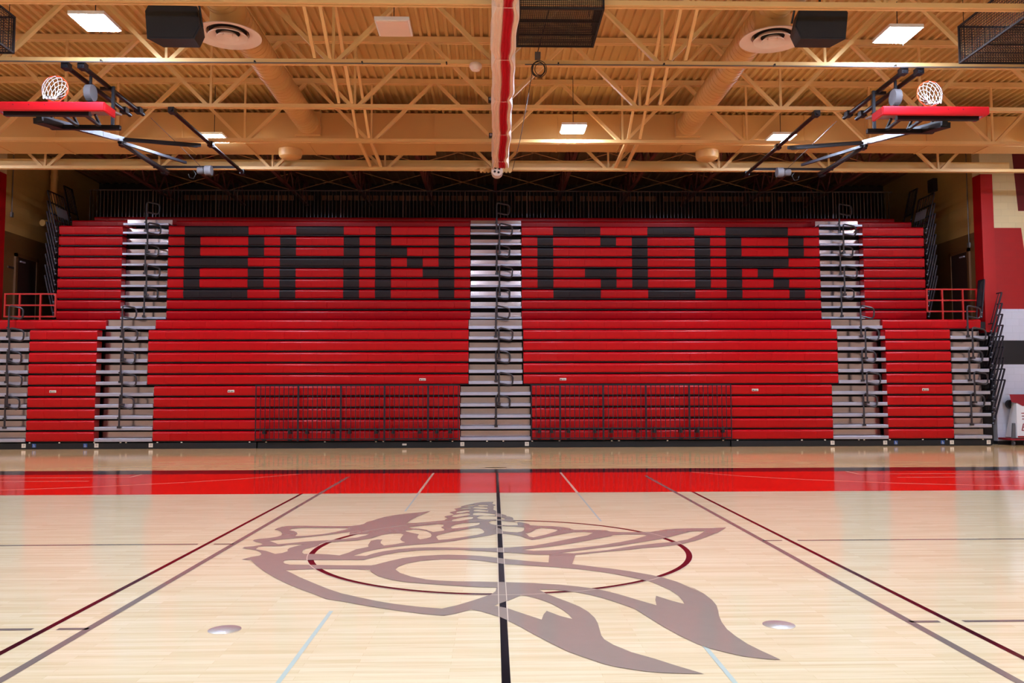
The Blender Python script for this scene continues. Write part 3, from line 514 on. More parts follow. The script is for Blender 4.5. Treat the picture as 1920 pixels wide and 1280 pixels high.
# ------------------------------------------------------------------ wire cages
def cage(x0, x1, y0, y1, z0, z1, label, step=.03, diag=False):
    t = thing('wire_cage', ((x0+x1)/2, (y0+y1)/2, z0), label, 'wire cage', 'black wire cages under the roof')
    r = .0035
    def grid(nm, fx):
        b = MB(); fx(b); return b.build(nm, M['wire'], t, smooth=False)
    def bottom(b):
        n = int((x1-x0)/step); m = int((y1-y0)/step)
        for i in range(n+1): x = x0+(x1-x0)*i/n; b.box(x-r, x+r, y0, y1, z0, z0+2*r)
        for j in range(m+1): y = y0+(y1-y0)*j/m; b.box(x0, x1, y-r, y+r, z0, z0+2*r)
    def front(yy):
        def fx(b):
            n = int((x1-x0)/step); m = int((z1-z0)/step)
            for i in range(n+1): x = x0+(x1-x0)*i/n; b.box(x-r, x+r, yy-r, yy+r, z0, z1)
            for j in range(m+1): z = z0+(z1-z0)*j/m; b.box(x0, x1, yy-r, yy+r, z-r, z+r)
        return fx
    def side(xx):
        def fx(b):
            n = int((y1-y0)/step); m = int((z1-z0)/step)
            for i in range(n+1): y = y0+(y1-y0)*i/n; b.box(xx-r, xx+r, y-r, y+r, z0, z1)
            for j in range(m+1): z = z0+(z1-z0)*j/m; b.box(xx-r, xx+r, y0, y1, z-r, z+r)
        return fx
    grid('bottom_mesh', bottom)
    for yy in (y0, y1): grid('end_mesh', front(yy))
    for xx in (x0, x1): grid('side_mesh', side(xx))
    fr = MB(); w = .03
    for z in (z0, z1):
        for y in (y0, y1): fr.bar((x0-w/2, y, z), (x1+w/2, y, z), w)
        for x in (x0, x1): fr.bar((x, y0, z), (x, y1, z), w)
    for x in (x0, x1):
        for y in (y0, y1): fr.bar((x, y, z0), (x, y, z1), w)
    for k in (1, 2): y = y0+(y1-y0)*k/3; fr.bar((x0, y, z0), (x1, y, z0), .022)
    if diag: fr.bar((x0, y1, z0), (x1, y0, z1), .02)
    fr.build('angle_frame', M['wire'], t, smooth=False)
    for x in (x0+.06, x1-.06): MB().tube([(x, y1-.05, z1), (x, y1-.05, ZC-.005)], .006, 5).build('hanger', M['cable'], t)
cage(.33, 1.60, 3.95, 5.32, 7.30, 7.75, 'black wire mesh cage beside the curtain at the top of the gym')
cage(8.16, 9.9, 3.6, 5.90, 7.30, 7.95, 'black wire mesh cage in the top right corner', .045)
cage(-9.9, -8.22, 3.6, 5.74, 7.30, 7.92, 'black wire mesh cage in the top left corner', .045)
t = thing('heat_dome', (1.02, 4.6, 8.55), 'pale round dome under the roof above the middle cage', 'ceiling device')
MB().lathe([(.001, 0), (.10, .01), (.17, .08), (.17, .12)], (1.02, 4.6, 8.55), 24).build('dome', M['offwhite'], t)
MB().tube([(1.02, 4.6, 8.66), (1.02, 4.6, ZC-.005)], .02, 8).build('stem', M['offwhite'], t)

# ------------------------------------------------------------------ divider curtain
def curtain():
    x0 = .105
    t = thing('divider_curtain', (x0, 6, 6.95), 'gathered cream and red divider curtain hanging under the roof along the middle', 'curtain')
    ys = [-2+.12*i for i in range(115)]
    def strip(nm, xa, xb, m, n, zoff, amp, seed):
        rnd = random.Random(seed); v = []; f = []
        ph = [rnd.uniform(-.3, .3) for _ in range(n+1)]
        for i, y in enumerate(ys):
            d = min(abs(y-k) for k in (-1.2, 1.2, 3.2, 5.05, 7.0, 9.0, 11.05))
            w = 1-.20*math.exp(-(d/.16)**2)
            g = 1+.10*math.exp(-((d-.4)/.25)**2)
            wob = .012*math.sin(y*2.1+1)
            for j in range(n+1):
                u = j/n; x = x0+(xa+(xb-xa)*u)*w*g+wob
                z = 6.98+zoff+amp*math.cos(math.pi*2*j*.5+ph[j])*(1 if j not in (0, n) else .2)+.02*(1-w)*8*abs(u-.5)
                v.append((x, y, z))
            # up the outer sides
        k = n+1
        for i in range(len(ys)-1):
            for j in range(n): f.append((i*k+j, i*k+j+1, (i+1)*k+j+1, (i+1)*k+j))
        o = len(v); v += [(p[0], p[1], 7.34) for p in v[:]]
        for i in range(len(ys)-1):
            f.append((i*k, (i+1)*k, o+(i+1)*k, o+i*k)); f.append((i*k+n, o+i*k+n, o+(i+1)*k+n, (i+1)*k+n))
            f.append((o+i*k, o+(i+1)*k, o+(i+1)*k+n, o+i*k+n))
        f.append(tuple(range(0, k))+tuple(o+j for j in reversed(range(k))))
        e = (len(ys)-1)*k
        f.append(tuple(e+j for j in reversed(range(k)))+tuple(o+e+j for j in range(k)))
        MB().add(v, f).build(nm, m, t, angle=70)
    strip('cream_drape', -.185, -.035, M['curtain_white'], 6, 0, .014, 1)
    strip('red_drape', -.035, .105, M['curtain_red'], 6, -.01, .014, 2)
    strip('cream_drape', .105, .185, M['curtain_white'], 4, .0, .012, 3)
    for y in (1.2, 3.2, 5.05, 7.0, 9.0, 11.05):
        MB().tube([(x0-.15, y, 7.34), (x0-.16, y, 6.97), (x0-.1, y, 6.945), (x0+.1, y, 6.945), (x0+.16, y, 6.97), (x0+.15, y, 7.34)], .004, 5).build('tie_strap', M['strap'], t)
    MB().box(x0-.05, x0+.05, -2, 12.98, 7.345, 7.395).build('carrier_track', M['tan'], t, smooth=False)
curtain()
t = thing('winch_motor', (.03, 13.2, 7.15), 'cream round-faced winch motor under the last truss at the curtain end', 'motor')
MB().tube([(.03, 13.05, 7.29), (.03, 13.34, 7.29)], .15, 20).build('housing', M['offwhite'], t)
for a in (0.6, 2.2, 3.7, 5.3): MB().tube([(.03+.07*math.cos(a), 13.035, 7.29+.07*math.sin(a)), (.03+.07*math.cos(a), 13.06, 7.29+.07*math.sin(a))], .03, 10).build('vent_hole', M['dark'], t)
b = MB(); b.box(-.42, .42, 13.36, 13.42, 7.34, 7.46)
for k in range(9): b.box(-.42+k*.095, -.36+k*.095, 13.33, 13.36, 7.30, 7.44)
b.build('mounting_rack', M['tan'], t, smooth=False)
for y, z, wn in ((4.1, 7.48, 'first'), (8.72, 7.50, 'third'), (11.06, 7.49, 'fourth')):
    t = thing('pulley_block', (-.13, y-.14, z), 'small black pulley block beside the curtain at the '+wn+' truss', 'pulley', 'pulley blocks beside the curtain')
    MB().box(-.17, -.08, y-.20, y-.08, z, z+.09).build('body', M['hoop_black'], t, smooth=False)
    MB().tube([(-.125, y-.21, z+.045), (-.125, y-.19, z+.045)], .03, 12).build('wheel', M['silver'], t)
t = thing('detector_dome', (-.38, 6.4, 7.22), 'white dome detector on the conduit left of the curtain', 'ceiling device')
MB().lathe([(.001, 0), (.07, .015), (.11, .07), (.115, .11), (.10, .14), (.001, .15)], (-.38, 6.28, 7.24), 24).build('dome', M['offwhite'], t)
MB().tube([(-.38, 6.32, 7.37), (-.38, 6.34, 7.42)], .03, 8).build('bracket', M['cable'], t)
t = thing('cable_coil', (.74, 6.28, 7.18), 'coil of black cable hanging right of the curtain under the second truss', 'cable')
for k, (r, dx) in enumerate(((.11, 0), (.13, .015), (.095, .03), (.12, -.01))):
    MB().tube([(.74+dx+r*math.cos(a), 6.21+k*.008, 7.27+r*1.15*math.sin(a)) for a in [2*math.pi*j/28 for j in range(28)]], .007, 5, closed=True).build('loop', M['cable'], t)
t = thing('cable_motor', (.73, 6.3, 7.48), 'small dark motor with a slanting cable beside the middle cage', 'motor')
MB().box(.68, .78, 6.26, 6.36, 7.48, 7.60).build('body', M['grey_plastic'], t, smooth=False)
MB().tube([(.73, 6.3, 7.60), (.86, 5.6, 7.95), (.97, 5.05, 8.25), (1.0, 4.85, 8.5)], .008, 5).build('cable', M['cable'], t)
o = MB().tube([(.66, 6.4, 7.40), (.56, 8.0, 7.05), (.52, 9.5, 7.02), (.44, 13.4, 7.40)], .007, 5).build('hanging_cable', M['cable'])
tag(o, 'thin cable sagging along the roof right of the curtain', 'cable')

# ------------------------------------------------------------------ basketball hoops folded up under the roof
def hoop(X, s, side):
    # s=+1: braces lie toward the middle of the gym on the +X side (hoop on the left)
    t = thing('basketball_hoop', (X, 6.1, 6.45), 'folded-up basketball hoop with red padded board under the roof, '+side, 'basketball hoop', 'ceiling-hung hoops')
    yb, zb = 6.12, 6.50
    W = .92
    b = MB(); b.add([(X-W, yb+.02, zb), (X+W, yb+.02, zb), (X+W, yb+.74, zb+.10), (X-W, yb+.74, zb+.10), (X-W, yb+.02, zb+.03), (X+W, yb+.02, zb+.03), (X+W, yb+.74, zb+.13), (X-W, yb+.74, zb+.13)], [(3,2,1,0),(4,5,6,7),(0,1,5,4),(1,2,6,5),(2,3,7,6),(3,0,4,7)]); bd = b.build('backboard', M['boardgrey'], t, smooth=False)
    pr = [(yb-.03, zb-.06), (yb-.045, zb-.02), (yb-.045, zb+.06), (yb-.02, zb+.085), (yb+.05, zb+.085), (yb+.05, zb-.06)]
    b = MB(); b.extrude_x(pr, [X-W-.03, X+W+.03])
    for sx in (-1, 1): b.box(*sorted((X+sx*(W-.005), X+sx*(W+.035))), yb, yb+.40, zb-.055, zb+.08)
    b.build('edge_padding', M['padding'], bd)
    b = MB()
    for k in range(5): b.tube([(X-.6+k*.27, yb-.05, zb+.025), (X-.6+k*.27, yb-.04, zb+.025)], .012, 8)
    b.build('padding_bolt', M['fabric_maroon'], bd)
    rc = (X, yb+.16, zb+.38)
    rim = MB().tube([(rc[0]+.229*math.cos(a), rc[1], rc[2]+.229*math.sin(a)) for a in [2*math.pi*j/40 for j in range(40)]], .010, 8, closed=True).build('rim', M['rim'], t)
    b = MB(); b.box(X-.10, X+.10, rc[1]-.03, rc[1]+.05, zb+.03, zb+.15); b.bar((X-.07, rc[1], zb+.14), (X-.12, rc[1], rc[2]-.19), .02); b.bar((X+.07, rc[1], zb+.14), (X+.12, rc[1], rc[2]-.19), .02)
    b.build('rim_bracket', M['rim'], rim, smooth=False)
    # net: hangs toward the camera side and sags
    b = MB(); n = 12; rows = 6; P = []
    for r in range(rows+1):
        u = r/rows; row = []
        R = .225*(1-.52*u)
        for k in range(n):
            a = 2*math.pi*(k+.5*(r % 2))/n
            sag = -.16*u*u-.06*u
            row.append((rc[0]+s*.02*u+R*math.cos(a), rc[1]-.28*u*(1-.3*u)-.01, rc[2]+R*math.sin(a)+sag*(1.15+.5*math.sin(a))))
        P.append(row)
    for r in range(rows):
        for k in range(n):
            o = 0 if r % 2 == 0 else 1
            for kk in ((k+o) % n, (k+o-1) % n):
                b.tube([P[r][k], P[r+1][kk]], .0048, 4)
    b.build('net', M['net'], rim)
    # frame under the board
    b = MB()
    b.box(X-.86, X+.62, yb+.12, yb+.20, zb-.11, zb-.01) if s > 0 else b.box(X-.62, X+.86, yb+.12, yb+.20, zb-.11, zb-.01)
    xa, xb = sorted((X-s*.40, X+s*.86)); b.box(xa, xb, yb+.78, yb+.86, zb-.14, zb-.06)
    for dx in (-.3, .1, .5): b.bar((X+s*dx, yb+.14, zb-.05), (X+s*dx, yb+.84, zb-.08), .06, .04); b.bar((X+s*dx, yb+.6, zb+.07), (X+s*dx, yb+.82, zb-.08), .04)
    b.build('board_frame', M['hoop_black'], t, smooth=False)
    xm = X-s*.30
    A = (xm, 9.6, 7.0)
    b = MB(); b.bar((xm, 6.35, 6.38), A, .10, .10); b.bar((xm-s*.05, 6.42, 6.36), (xm+s*.04, 6.95, 6.42), .20, .10); b.build('main_mast', M['hoop_black'], t, smooth=False)
    d = (Vector(A)-Vector((xm, 6.35, 6.38)))
    p0 = Vector((xm, 6.35, 6.38))+d*.70; p1 = Vector((xm, 6.35, 6.38))+d*.93
    b = MB(); b.bar(p0+Vector((0, 0, -.005)), p1+Vector((0, 0, -.005)), .106, .10); b.build('mast_label', M['silver'], t, smooth=False)
    def arm(nm, a, c, w=.075): MB().bar(a, c, w, w).build(nm, M['hoop_black'], t, smooth=False)
    arm('brace_arm', A, (X+s*.84, 11.1, 7.33)); arm('brace_arm', (xm+s*.12, 9.4, 6.93), (X+s*.80, 11.0, 7.27), .05)
    arm('brace_arm', (xm, 9.6, 6.93), (X+s*.06, 12.3, 7.25), .06)
    arm('brace_arm', (xm, 9.5, 6.9), (X-s*.75, 13.3, 7.28), .06)
    # superstructure pipes clamped under the trusses
    for dx, ya, yb2 in ((s*.12, 6.32, 9.0), (s*.41, 6.32, 8.95), (s*1.10, 8.6, 13.7), (-s*.95, 10.9, 13.7)):
        zz = 7.335
        MB().tube([(X+dx, ya, zz), (X+dx, yb2, zz)], .045, 10).build('roof_pipe', M['hoop_black'], t)
        for yt in TY:
            if ya-.1 < yt < yb2+.1: MB().box(X+dx-.06, X+dx+.06, yt-.068, yt+.09, zz-.055, zz+.062).build('beam_clamp', M['hoop_black'], t, smooth=False)
    MB().tube([(X-s*1.02, 13.0, 7.33), (X+s*1.15, 13.0, 7.33)], .035, 8).build('cross_pipe', M['hoop_black'], t)
    # safety reel between the front pipes
    b = MB(); b.tube([(X+s*.33, 6.75, 6.98), (X+s*.45, 6.75, 6.98)], .15, 20); b.build('safety_reel', M['grey_plastic'], t)
    MB().bar((X+s*.39, 6.75, 7.30), (X+s*.39, 6.75, 7.1), .04).build('reel_hanger', M['hoop_black'], t, smooth=False)
    MB().bar((X+s*.39, 6.75, 6.85), (X+s*.39, 6.75, 6.55), .05).build('reel_strap', M['hoop_black'], t, smooth=False)
    MB().bar((X+s*.26, 7.4, 7.30), (X+s*.52, 7.4, 7.30), .06).build('pipe_tie', M['hoop_black'], t, smooth=False)
    MB().bar((X+s*.62, 7.15, 7.25), (X+s*.62, 7.15, 6.5), .05).build('drop_link', M['hoop_black'], t, smooth=False)
    # winch motor on the cross pipe
    b = MB(); b.tube([(X+s*.15, 12.9, 7.21), (X+s*.32, 12.9, 7.21)], .09, 14); b.tube([(X+s*.36, 12.85, 7.2), (X+s*.52, 12.85, 7.2)], .13, 16)
    b.build('winch', M['grey_plastic'], t)
    MB().tube([(X+s*.55, 9.0, 7.28), (X+s*.34, 12.85, 7.21)], .006, 5).build('winch_cable', M['cable'], t)
    MB().tube([(X-s*.05, 12.8, 7.1), (X-s*.02, 12.8, 7.0), (X+s*.08, 12.8, 6.98), (X+s*.14, 12.8, 7.1), (X+s*.06, 12.8, 7.2)], .008, 5).build('cable_loop', M['cable'], t)
hoop(-7.79, 1, 'left side'); hoop(7.81, -1, 'right side')

# ------------------------------------------------------------------ bleachers
LY, UY = 14.74, 16.2
def LZ(n): return .475+.3095*n
def UZ(n): return 3.935+.3157*n
PROF = [(.30, 0), (.08, 0), (.045, -.005), (.02, -.018), (.006, -.038), (0, -.062), (.002, -.075), (.012, -.13), (.022, -.235), (.03, -.252), (.05, -.262), (.30, -.262)]
MODW = .468
def run_mesh(x0, x1, y, z, nmod):
    xs = [x0]; ins = [.0]
    for k in range(1, nmod):
        x = x0+(x1-x0)*k/nmod
        xs += [x-.005, x-.002, x+.002, x+.005]; ins += [0, .006, .006, 0]
    xs.append(x1); ins.append(0)
    return MB().extrude_x([(y+a, z+b) for a, b in PROF], xs, ins)
def bench(x0, x1, y, z, label, group, runs=None, back=.5, sticker=None):
    t = thing('bleacher_bench', ((x0+x1)/2, y, z-.29), label, 'bleacher bench', group)
    N = sum(r[1] for r in runs) if runs else max(1, round((x1-x0)/MODW))
    if runs:
        k = 0
        for c, n in runs:
            a = x0+(x1-x0)*k/N; k += n; e = x0+(x1-x0)*k/N
            g = .0015
            o = run_mesh(a+g, e-g, y, z, n).build('seat_module', M['red_plastic'] if c == 'r' else M['black_plastic'], t, angle=50)
            o['label'] = 'red seat modules' if c == 'r' else 'black seat modules forming a letter'
    else:
        run_mesh(x0, x1, y, z, N).build('seat', M['red_plastic'], t, angle=50)
    MB().box(x0+.03, x1-.03, y+.07, (15.275 if abs(y-LY) < .1 and back == .5 else 16.735 if abs(y-UY) < .1 else y+back), z-.286, z-.264).build('deck_board', M['frame'], t, smooth=False)
    if sticker is not None:
        p = MB().box(sticker-.09, sticker+.09, y+.006, y+.012, z-.175, z-.11).build('notice_sticker', M['sticker'], t, smooth=False)
        b = MB(); b.box(sticker-.075, sticker-.035, y+.003, y+.006, z-.165, z-.135); b.box(sticker-.02, sticker+.07, y+.003, y+.006, z-.150, z-.142); b.box(sticker-.02, sticker+.06, y+.003, y+.006, z-.164, z-.157)
        b.build('sticker_print', M['ink'], p, smooth=False)
    return t
GB = 'lower bleacher benches'; GU = 'upper bleacher benches'
def rowword(n, top): return ORD[n]+(' row' if n == 0 else ' row up')
for n in range(10):
    y = LY+.004*n; z = LZ(n)
    a0, a1 = (-9.38, -1.0) if n < 5 else (-9.57, -.765)
    def L(where): return 'red plastic bench, '+rowword(n, 10)+' in lower bleachers, '+where
    if n == 0 and False: pass
    bench(a0, a1, y, z, L('left of the centre aisle'), GB, sticker={4: -7.28, 5: -2.03}.get(n))
    bench(-a1, -a0, y, z, L('right of the centre aisle'), GB, sticker={4: 7.22, 5: 1.86}.get(n))
    bench(-12.80, -10.97, y, z, L('left end section'), GB, sticker=-12.12 if n == 4 else None)
    bench(10.94, 12.78, y, z, L('right end section'), GB, sticker=12.02 if n == 4 else None)
y = 15.0; z = 3.565
bench(-9.47, -.775, y, z, 'dull red bench, top row of the lower bleachers, left of the centre aisle', GB, back=.1)
bench(.745, 9.5, y, z, 'dull red bench, top row of the lower bleachers, right of the centre aisle', GB, back=.1)
bench(-13.8, -10.85, y, z, 'dull red bench, top row of the lower bleachers, below the left red rail', GB, back=.1)
bench(10.98, 13.8, y, z, 'dull red bench, top row of the lower bleachers, below the right red rail', GB, back=.1)
def R(s):
    out = []
    for tok in s.split(): out.append((tok[0], int(tok[1:])))
    return out
LET_L = {8: 'r1 b4 r3 b3 r2 b1 r3 b1 r1', 7: 'r1 b1 r3 b1 r1 b1 r3 b1 r1 b1 r3 b1 r1', 6: 'r1 b1 r3 b1 r1 b1 r3 b1 r1 b2 r2 b1 r1',
         5: 'r1 b4 r2 b5 r1 b1 r1 b1 r1 b1 r1', 4: 'r1 b1 r3 b1 r1 b1 r3 b1 r1 b1 r2 b2 r1', 3: 'r1 b1 r3 b1 r1 b1 r3 b1 r1 b1 r3 b1 r1',
         2: 'r1 b4 r2 b1 r3 b1 r1 b1 r3 b1 r1'}
LET_R = {8: 'r2 b3 r3 b3 r2 b4 r2', 7: 'r1 b1 r3 b1 r1 b1 r3 b1 r1 b1 r3 b1 r1', 6: 'r1 b1 r5 b1 r3 b1 r1 b1 r3 b1 r1',
         5: 'r1 b1 r5 b1 r3 b1 r1 b4 r2', 4: 'r1 b1 r2 b2 r1 b1 r3 b1 r1 b1 r1 b1 r3', 3: 'r1 b1 r3 b1 r1 b1 r3 b1 r1 b1 r2 b1 r2',
         2: 'r2 b3 r3 b3 r2 b1 r3 b1 r1'}
for n in range(9):
    y = UY+.003*n; z = UZ(n)
    wl = 'black-lettered red bench, ' if n >= 2 else 'red plastic bench, '
    bench(-9.655, -.76, y, z, wl+rowword(n, 9)+' in upper bleachers, left of the centre aisle', GU, R(LET_L[n]) if n in LET_L else None)
    bench(.772, 9.715, y, z, wl+rowword(n, 9)+' in upper bleachers, right of the centre aisle', GU, R(LET_R[n]) if n in LET_R else None)
    bench(-12.85, -11.0, y, z, 'red plastic bench, '+rowword(n, 9)+' in upper bleachers, left end section', GU)
    bench(11.04, 12.89, y, z, 'red plastic bench, '+rowword(n, 9)+' in upper bleachers, right end section', GU)
y, z = 17.0, 6.78
bench(-9.72, -.78, y, z, 'dark red bench, second row from the top, left of the centre aisle', GU, back=.3)
bench(.79, 9.80, y, z, 'dark red bench, second row from the top, right of the centre aisle', GU, back=.3)
bench(-12.87, -11.07, y, z, 'dark red bench, second row from the top at the left end', GU, back=.3)
bench(11.13, 12.93, y, z, 'dark red bench, second row from the top at the right end', GU, back=.3)
bench(-12.5, 12.7, 17.62, 7.02, 'dark red bench running the whole width along the very top', GU, back=.4)

# understructure
t = thing('bleacher_understructure', (0, 15.3, 0), 'black steel understructure seen in the gaps of the lower bleachers', 'bleacher frame', 'bleacher understructures')
MB().box(-13.95, 13.9, 15.32, 15.38, 0, 3.25).build('back_panel', M['frame'], t, smooth=False)
for x in (-13.9, -10.9, -9.3, -6.5, -3.5, -.9, .9, 3.5, 6.5, 9.3, 10.9, 13.85): MB().box(x-.04, x+.04, 15.28, 15.32, 0, 3.25).build('upright', M['frame'], t, smooth=False)
t = thing('bleacher_understructure', (0, 16.8, 3.5), 'black steel understructure seen in the gaps of the upper bleachers', 'bleacher frame', 'bleacher understructures')
MB().box(-12.9, 12.9, 16.74, 16.80, 3.5, 6.47).build('back_panel', M['frame'], t, smooth=False)
MB().box(-12.9, 12.9, 16.80, 17.55, 6.40, 6.47).build('platform', M['frame'], t, smooth=False)
MB().box(-12.9, 12.9, 17.55, 18.9, 6.66, 6.73).build('platform', M['frame'], t, smooth=False)
for x in (-12.8, -9.3, -6.2, -3.1, 0, 3.1, 6.2, 9.3, 12.8): MB().box(x-.05, x+.05, 18.7, 18.8, 3.5, 6.66).build('upright', M['frame'], t, smooth=False)

# aisle steps
def aisle(xa, xb, yf, zf, rows, label, lower):
    t = thing('aisle_steps', ((xa(0)+xb(0))/2, yf, zf(0)-.29), label, 'aisle steps', 'silver aisle steps')
    for n in rows:
        z = zf(n); y = yf+.004*n; x0, x1 = xa(n), xb(n)
        tz = z-.185; h = .09 if lower else .065
        pr = [(y-.0, tz-h), (y-.004, tz-h+.01), (y-.004, tz-.012), (y+.006, tz), (y+.46, tz), (y+.46, tz-.02), (y+.03, tz-.02), (y+.03, tz-h)]
        MB().extrude_x(pr, [x0+.012, x1-.012]).build('tread', M['alu'], t, smooth=False)
        sb = .42 if lower else .30
        MB().box(x0+.012, x1-.012, y+sb, y+sb+.012, tz, tz+(.160 if lower else .155)).build('riser', M['galv'], t, smooth=False)
    return t
aisle(lambda n: -1.0 if n < 5 else -.765, lambda n: .965 if n < 5 else .745, LY, LZ, range(10), 'silver steps of the centre aisle in the lower bleachers', True)
aisle(lambda n: -10.97, lambda n: -9.38 if n < 5 else -9.57, LY, LZ, range(10), 'silver steps of the left aisle in the lower bleachers', True)
aisle(lambda n: 9.37 if n < 5 else 9.57, lambda n: 10.94, LY, LZ, range(10), 'silver steps of the right aisle in the lower bleachers', True)
aisle(lambda n: -13.95, lambda n: -12.80, LY, LZ, range(10), 'silver steps of the far left end aisle in the lower bleachers', True)
aisle(lambda n: 12.78, lambda n: 13.86, LY, LZ, range(10), 'silver steps beside the stacked end rails, lower bleachers far right', True)
UZA = lambda n: UZ(n) if n < 9 else 6.72
aisle(lambda n: -.76, lambda n: .772, UY, UZA, range(10), 'silver steps of the centre aisle in the upper bleachers', False)
aisle(lambda n: -11.0, lambda n: -9.655, UY, UZA, range(10), 'silver steps of the left aisle in the upper bleachers', False)
aisle(lambda n: 9.715, lambda n: 11.04, UY, UZA, range(10), 'silver steps of the right aisle in the upper bleachers', False)
for xa, xb, w in ((-.775, .745, 'centre'), (-10.85, -9.47, 'left'), (9.5, 10.98, 'right')):
    t = thing('landing_step', ((xa+xb)/2, 15.0, 3.25), 'silver landing step between upper and lower '+w+' aisle', 'aisle steps', 'landing steps')
    MB().box(xa+.012, xb-.012, 15.0, 15.1, 3.30, 3.385).build('tread', M['alu'], t, smooth=False)
    MB().box(xa+.012, xb-.012, 15.10, 15.112, 3.30, 3.56).build('riser', M['galv'], t, smooth=False)

# aisle handrails
def handrail(x, y, z, label, reach=.026):
    t = thing('aisle_handrail', (x, y, z), label, 'handrail', 'looped aisle handrails')
    MB().tube([(x, y, z+.04), (x, y, z+.86), (x+.012, y, z+.90), (x+.05, y, z+.92), (x+.32, y, z+.865), (x+.365, y, z+.83), (x+.385, y, z+.77), (x+.375, y, z+.64), (x+.345, y, z+.585), (x+.30, y, z+.565), (x+.01, y, z+.625)], .024, 8).build('looped_rail', M['rail'], t)
    MB().tube([(x, y, z+.04), (x, y, z+.45)], .027, 8).build('socket', M['rail'], t)
    MB().box(x-.045, x+.045, y-.03, y+reach, z+.04, z+.10).build('base_plate', M['rail'], t, smooth=False)
    MB().box(x-.045, x+.0, y-.03, y+.026, z+.30, z+.34).build('latch', M['rail'], t, smooth=False)
    return t
PR = {}
for (x, w) in ((0.0, 'the centre aisle'), (-10.28, 'the left aisle'), (10.24, 'the right aisle'), (-13.36, 'the far left end aisle'), (13.27, 'the aisle by the stacked end rails')):
    for k in range(5):
        n = 1+2*k; loc = (x+.08*(k % 2), LY-.032-.072*(k % 2)+.004*n, LZ(n)-.26)
        lab = 'black looped handrail, '+rowword(k, 5)+' in '+w+', lower bleachers'
        lab = lab.replace(' row up', ' up').replace('lowest row', 'lowest')
        if k % 2 not in PR: PR[k % 2] = handrail(*loc, lab, .026+.072*(k % 2))
        else: dup(PR[k % 2], loc, lab)
for (x, w) in ((0.03, 'the centre aisle'), (-10.29, 'the left aisle'), (10.31, 'the right aisle')):
    for k in range(5):
        n = 0+2*k; loc = (x+.08*(k % 2), UY-.034-.072*(k % 2), UZ(n)-.24)
        lab = 'black looped handrail, '+(ORD[k]+' up' if k else 'lowest')+' in '+w+', upper bleachers'
        dup(PR[k % 2], loc, lab)

# front skirt boards with stickers
def skirt(xa, xb, label, nums, blues, clips, plate=()):
    t = thing('skirt_board', ((xa+xb)/2, LY+.06, 0), label, 'skirt board', 'black skirt boards')
    MB().box(xa+.008, xb-.008, LY+.03, LY+.06, .004, .165).build('board', M['frame'], t, smooth=False)
    MB().box(xa+.008, xb-.008, LY+.06, LY+.4, .12, .16).build('frame_rail', M['frame'], t, smooth=False)
    for x in nums:
        p = MB().box(x-.055, x+.055, LY+.024, LY+.03, .045, .155).build('number_plate', M['sticker'], t, smooth=False)
        b = MB(); b.box(x-.02, x+.02, LY+.021, LY+.024, .085, .09); b.box(x-.02, x+.02, LY+.021, LY+.024, .125, .13); b.box(x+.015, x+.02, LY+.021, LY+.024, .09, .125); b.box(x-.02, x+.02, LY+.021, LY+.024, .105, .11)
        b.build('plate_print', M['ink'], p, smooth=False)
    for x in blues:
        p = MB().box(x-.05, x+.05, LY+.024, LY+.03, .05, .15).build('wheelchair_sticker', M['bluesign'], t, smooth=False)
        b = MB(); b.tube([(x+.02*math.cos(a)+.003, LY+.022, .078+.02*math.sin(a)) for a in [2*math.pi*j/14 for j in range(14)]], .003, 4, closed=True)
        b.bar((x-.008, LY+.022, .125), (x-.008, LY+.022, .09), .006); b.bar((x-.008, LY+.022, .1), (x+.02, LY+.022, .09), .006); b.tube([(x-.008, LY+.021, .133), (x-.008, LY+.023, .133)], .007, 8)
        b.build('wheelchair_symbol', M['sticker'], p, smooth=False)
    for x in clips: MB().box(x-.022, x+.022, LY+.02, LY+.032, .165, .19).build('roller_clip', M['sticker'], t, smooth=False)
    for x in plate: MB().box(x-.06, x+.06, LY+.024, LY+.03, .07, .12).build('name_plate', M['sticker'], t, smooth=False)
skirt(-14.2, -6.56, 'long black skirt board under the left part of the bleachers', (-12.86, -10.90, -9.43), (-12.58, -11.20), (-12.7, -11.9, -10.96, -10.25, -10.1, -9.25, -8.6, -6.75), ())
skirt(-6.54, 6.50, 'long black skirt board under the middle of the bleachers', (-.93, .85), (), (-6.3, -4.7, -3.3, -3.1, -1.8, -1.2, -.25, .2, 1.0, 1.75, 3.2, 3.4, 4.75, 6.3), (-2.52,))
skirt(6.52, 13.86, 'long black skirt board under the right part of the bleachers', (9.36, 10.84, 12.72, 13.76), (11.14, 12.46), (6.7, 8.5, 9.15, 10.1, 10.25, 10.97, 11.9, 12.58, 13.6))

# picket guard panels standing before the lowest rows
def picket(x0, x1, label):
    y = LY-.14
    t = thing('guard_panel', ((x0+x1)/2, y, .18), label, 'guard rail panel', 'picket guard panels before the lower rows')
    def hb(nm, z, r=.014): MB().bar((x0, y, z), (x1, y, z), 2*r, 2*r).build(nm, M['railblue'], t, smooth=False)
    hb('top_rail', 1.715); hb('middle_rail', .53, .016); hb('bottom_rail', .26, .016)
    n = max(2, round((x1-x0)/.128))
    pm = None
    for k in range(n+1):
        x = x0+(x1-x0)*k/n; r = .013 if k in (0, n) else .0095
        MB().bar((x, y, .20 if k in (0, n) else .26), (x, y, 1.715), 2*r, 2*r).build('end_stile' if k in (0, n) else 'picket', M['railblue'], t, smooth=False)
    for x in (x0+.22, x1-.22):
        MB().box(x-.045, x+.045, y+.018, LY-.001, .40, .47).build('mounting_hook', M['frame'], t, smooth=False)
        MB().box(x-.045, x+.045, y+.018, LY-.001, .22, .27).build('mounting_hook', M['frame'], t, smooth=False)
        MB().bar((x, y, .40), (x, y, .56), .05, .03).build('hook_plate', M['frame'], t, smooth=False)
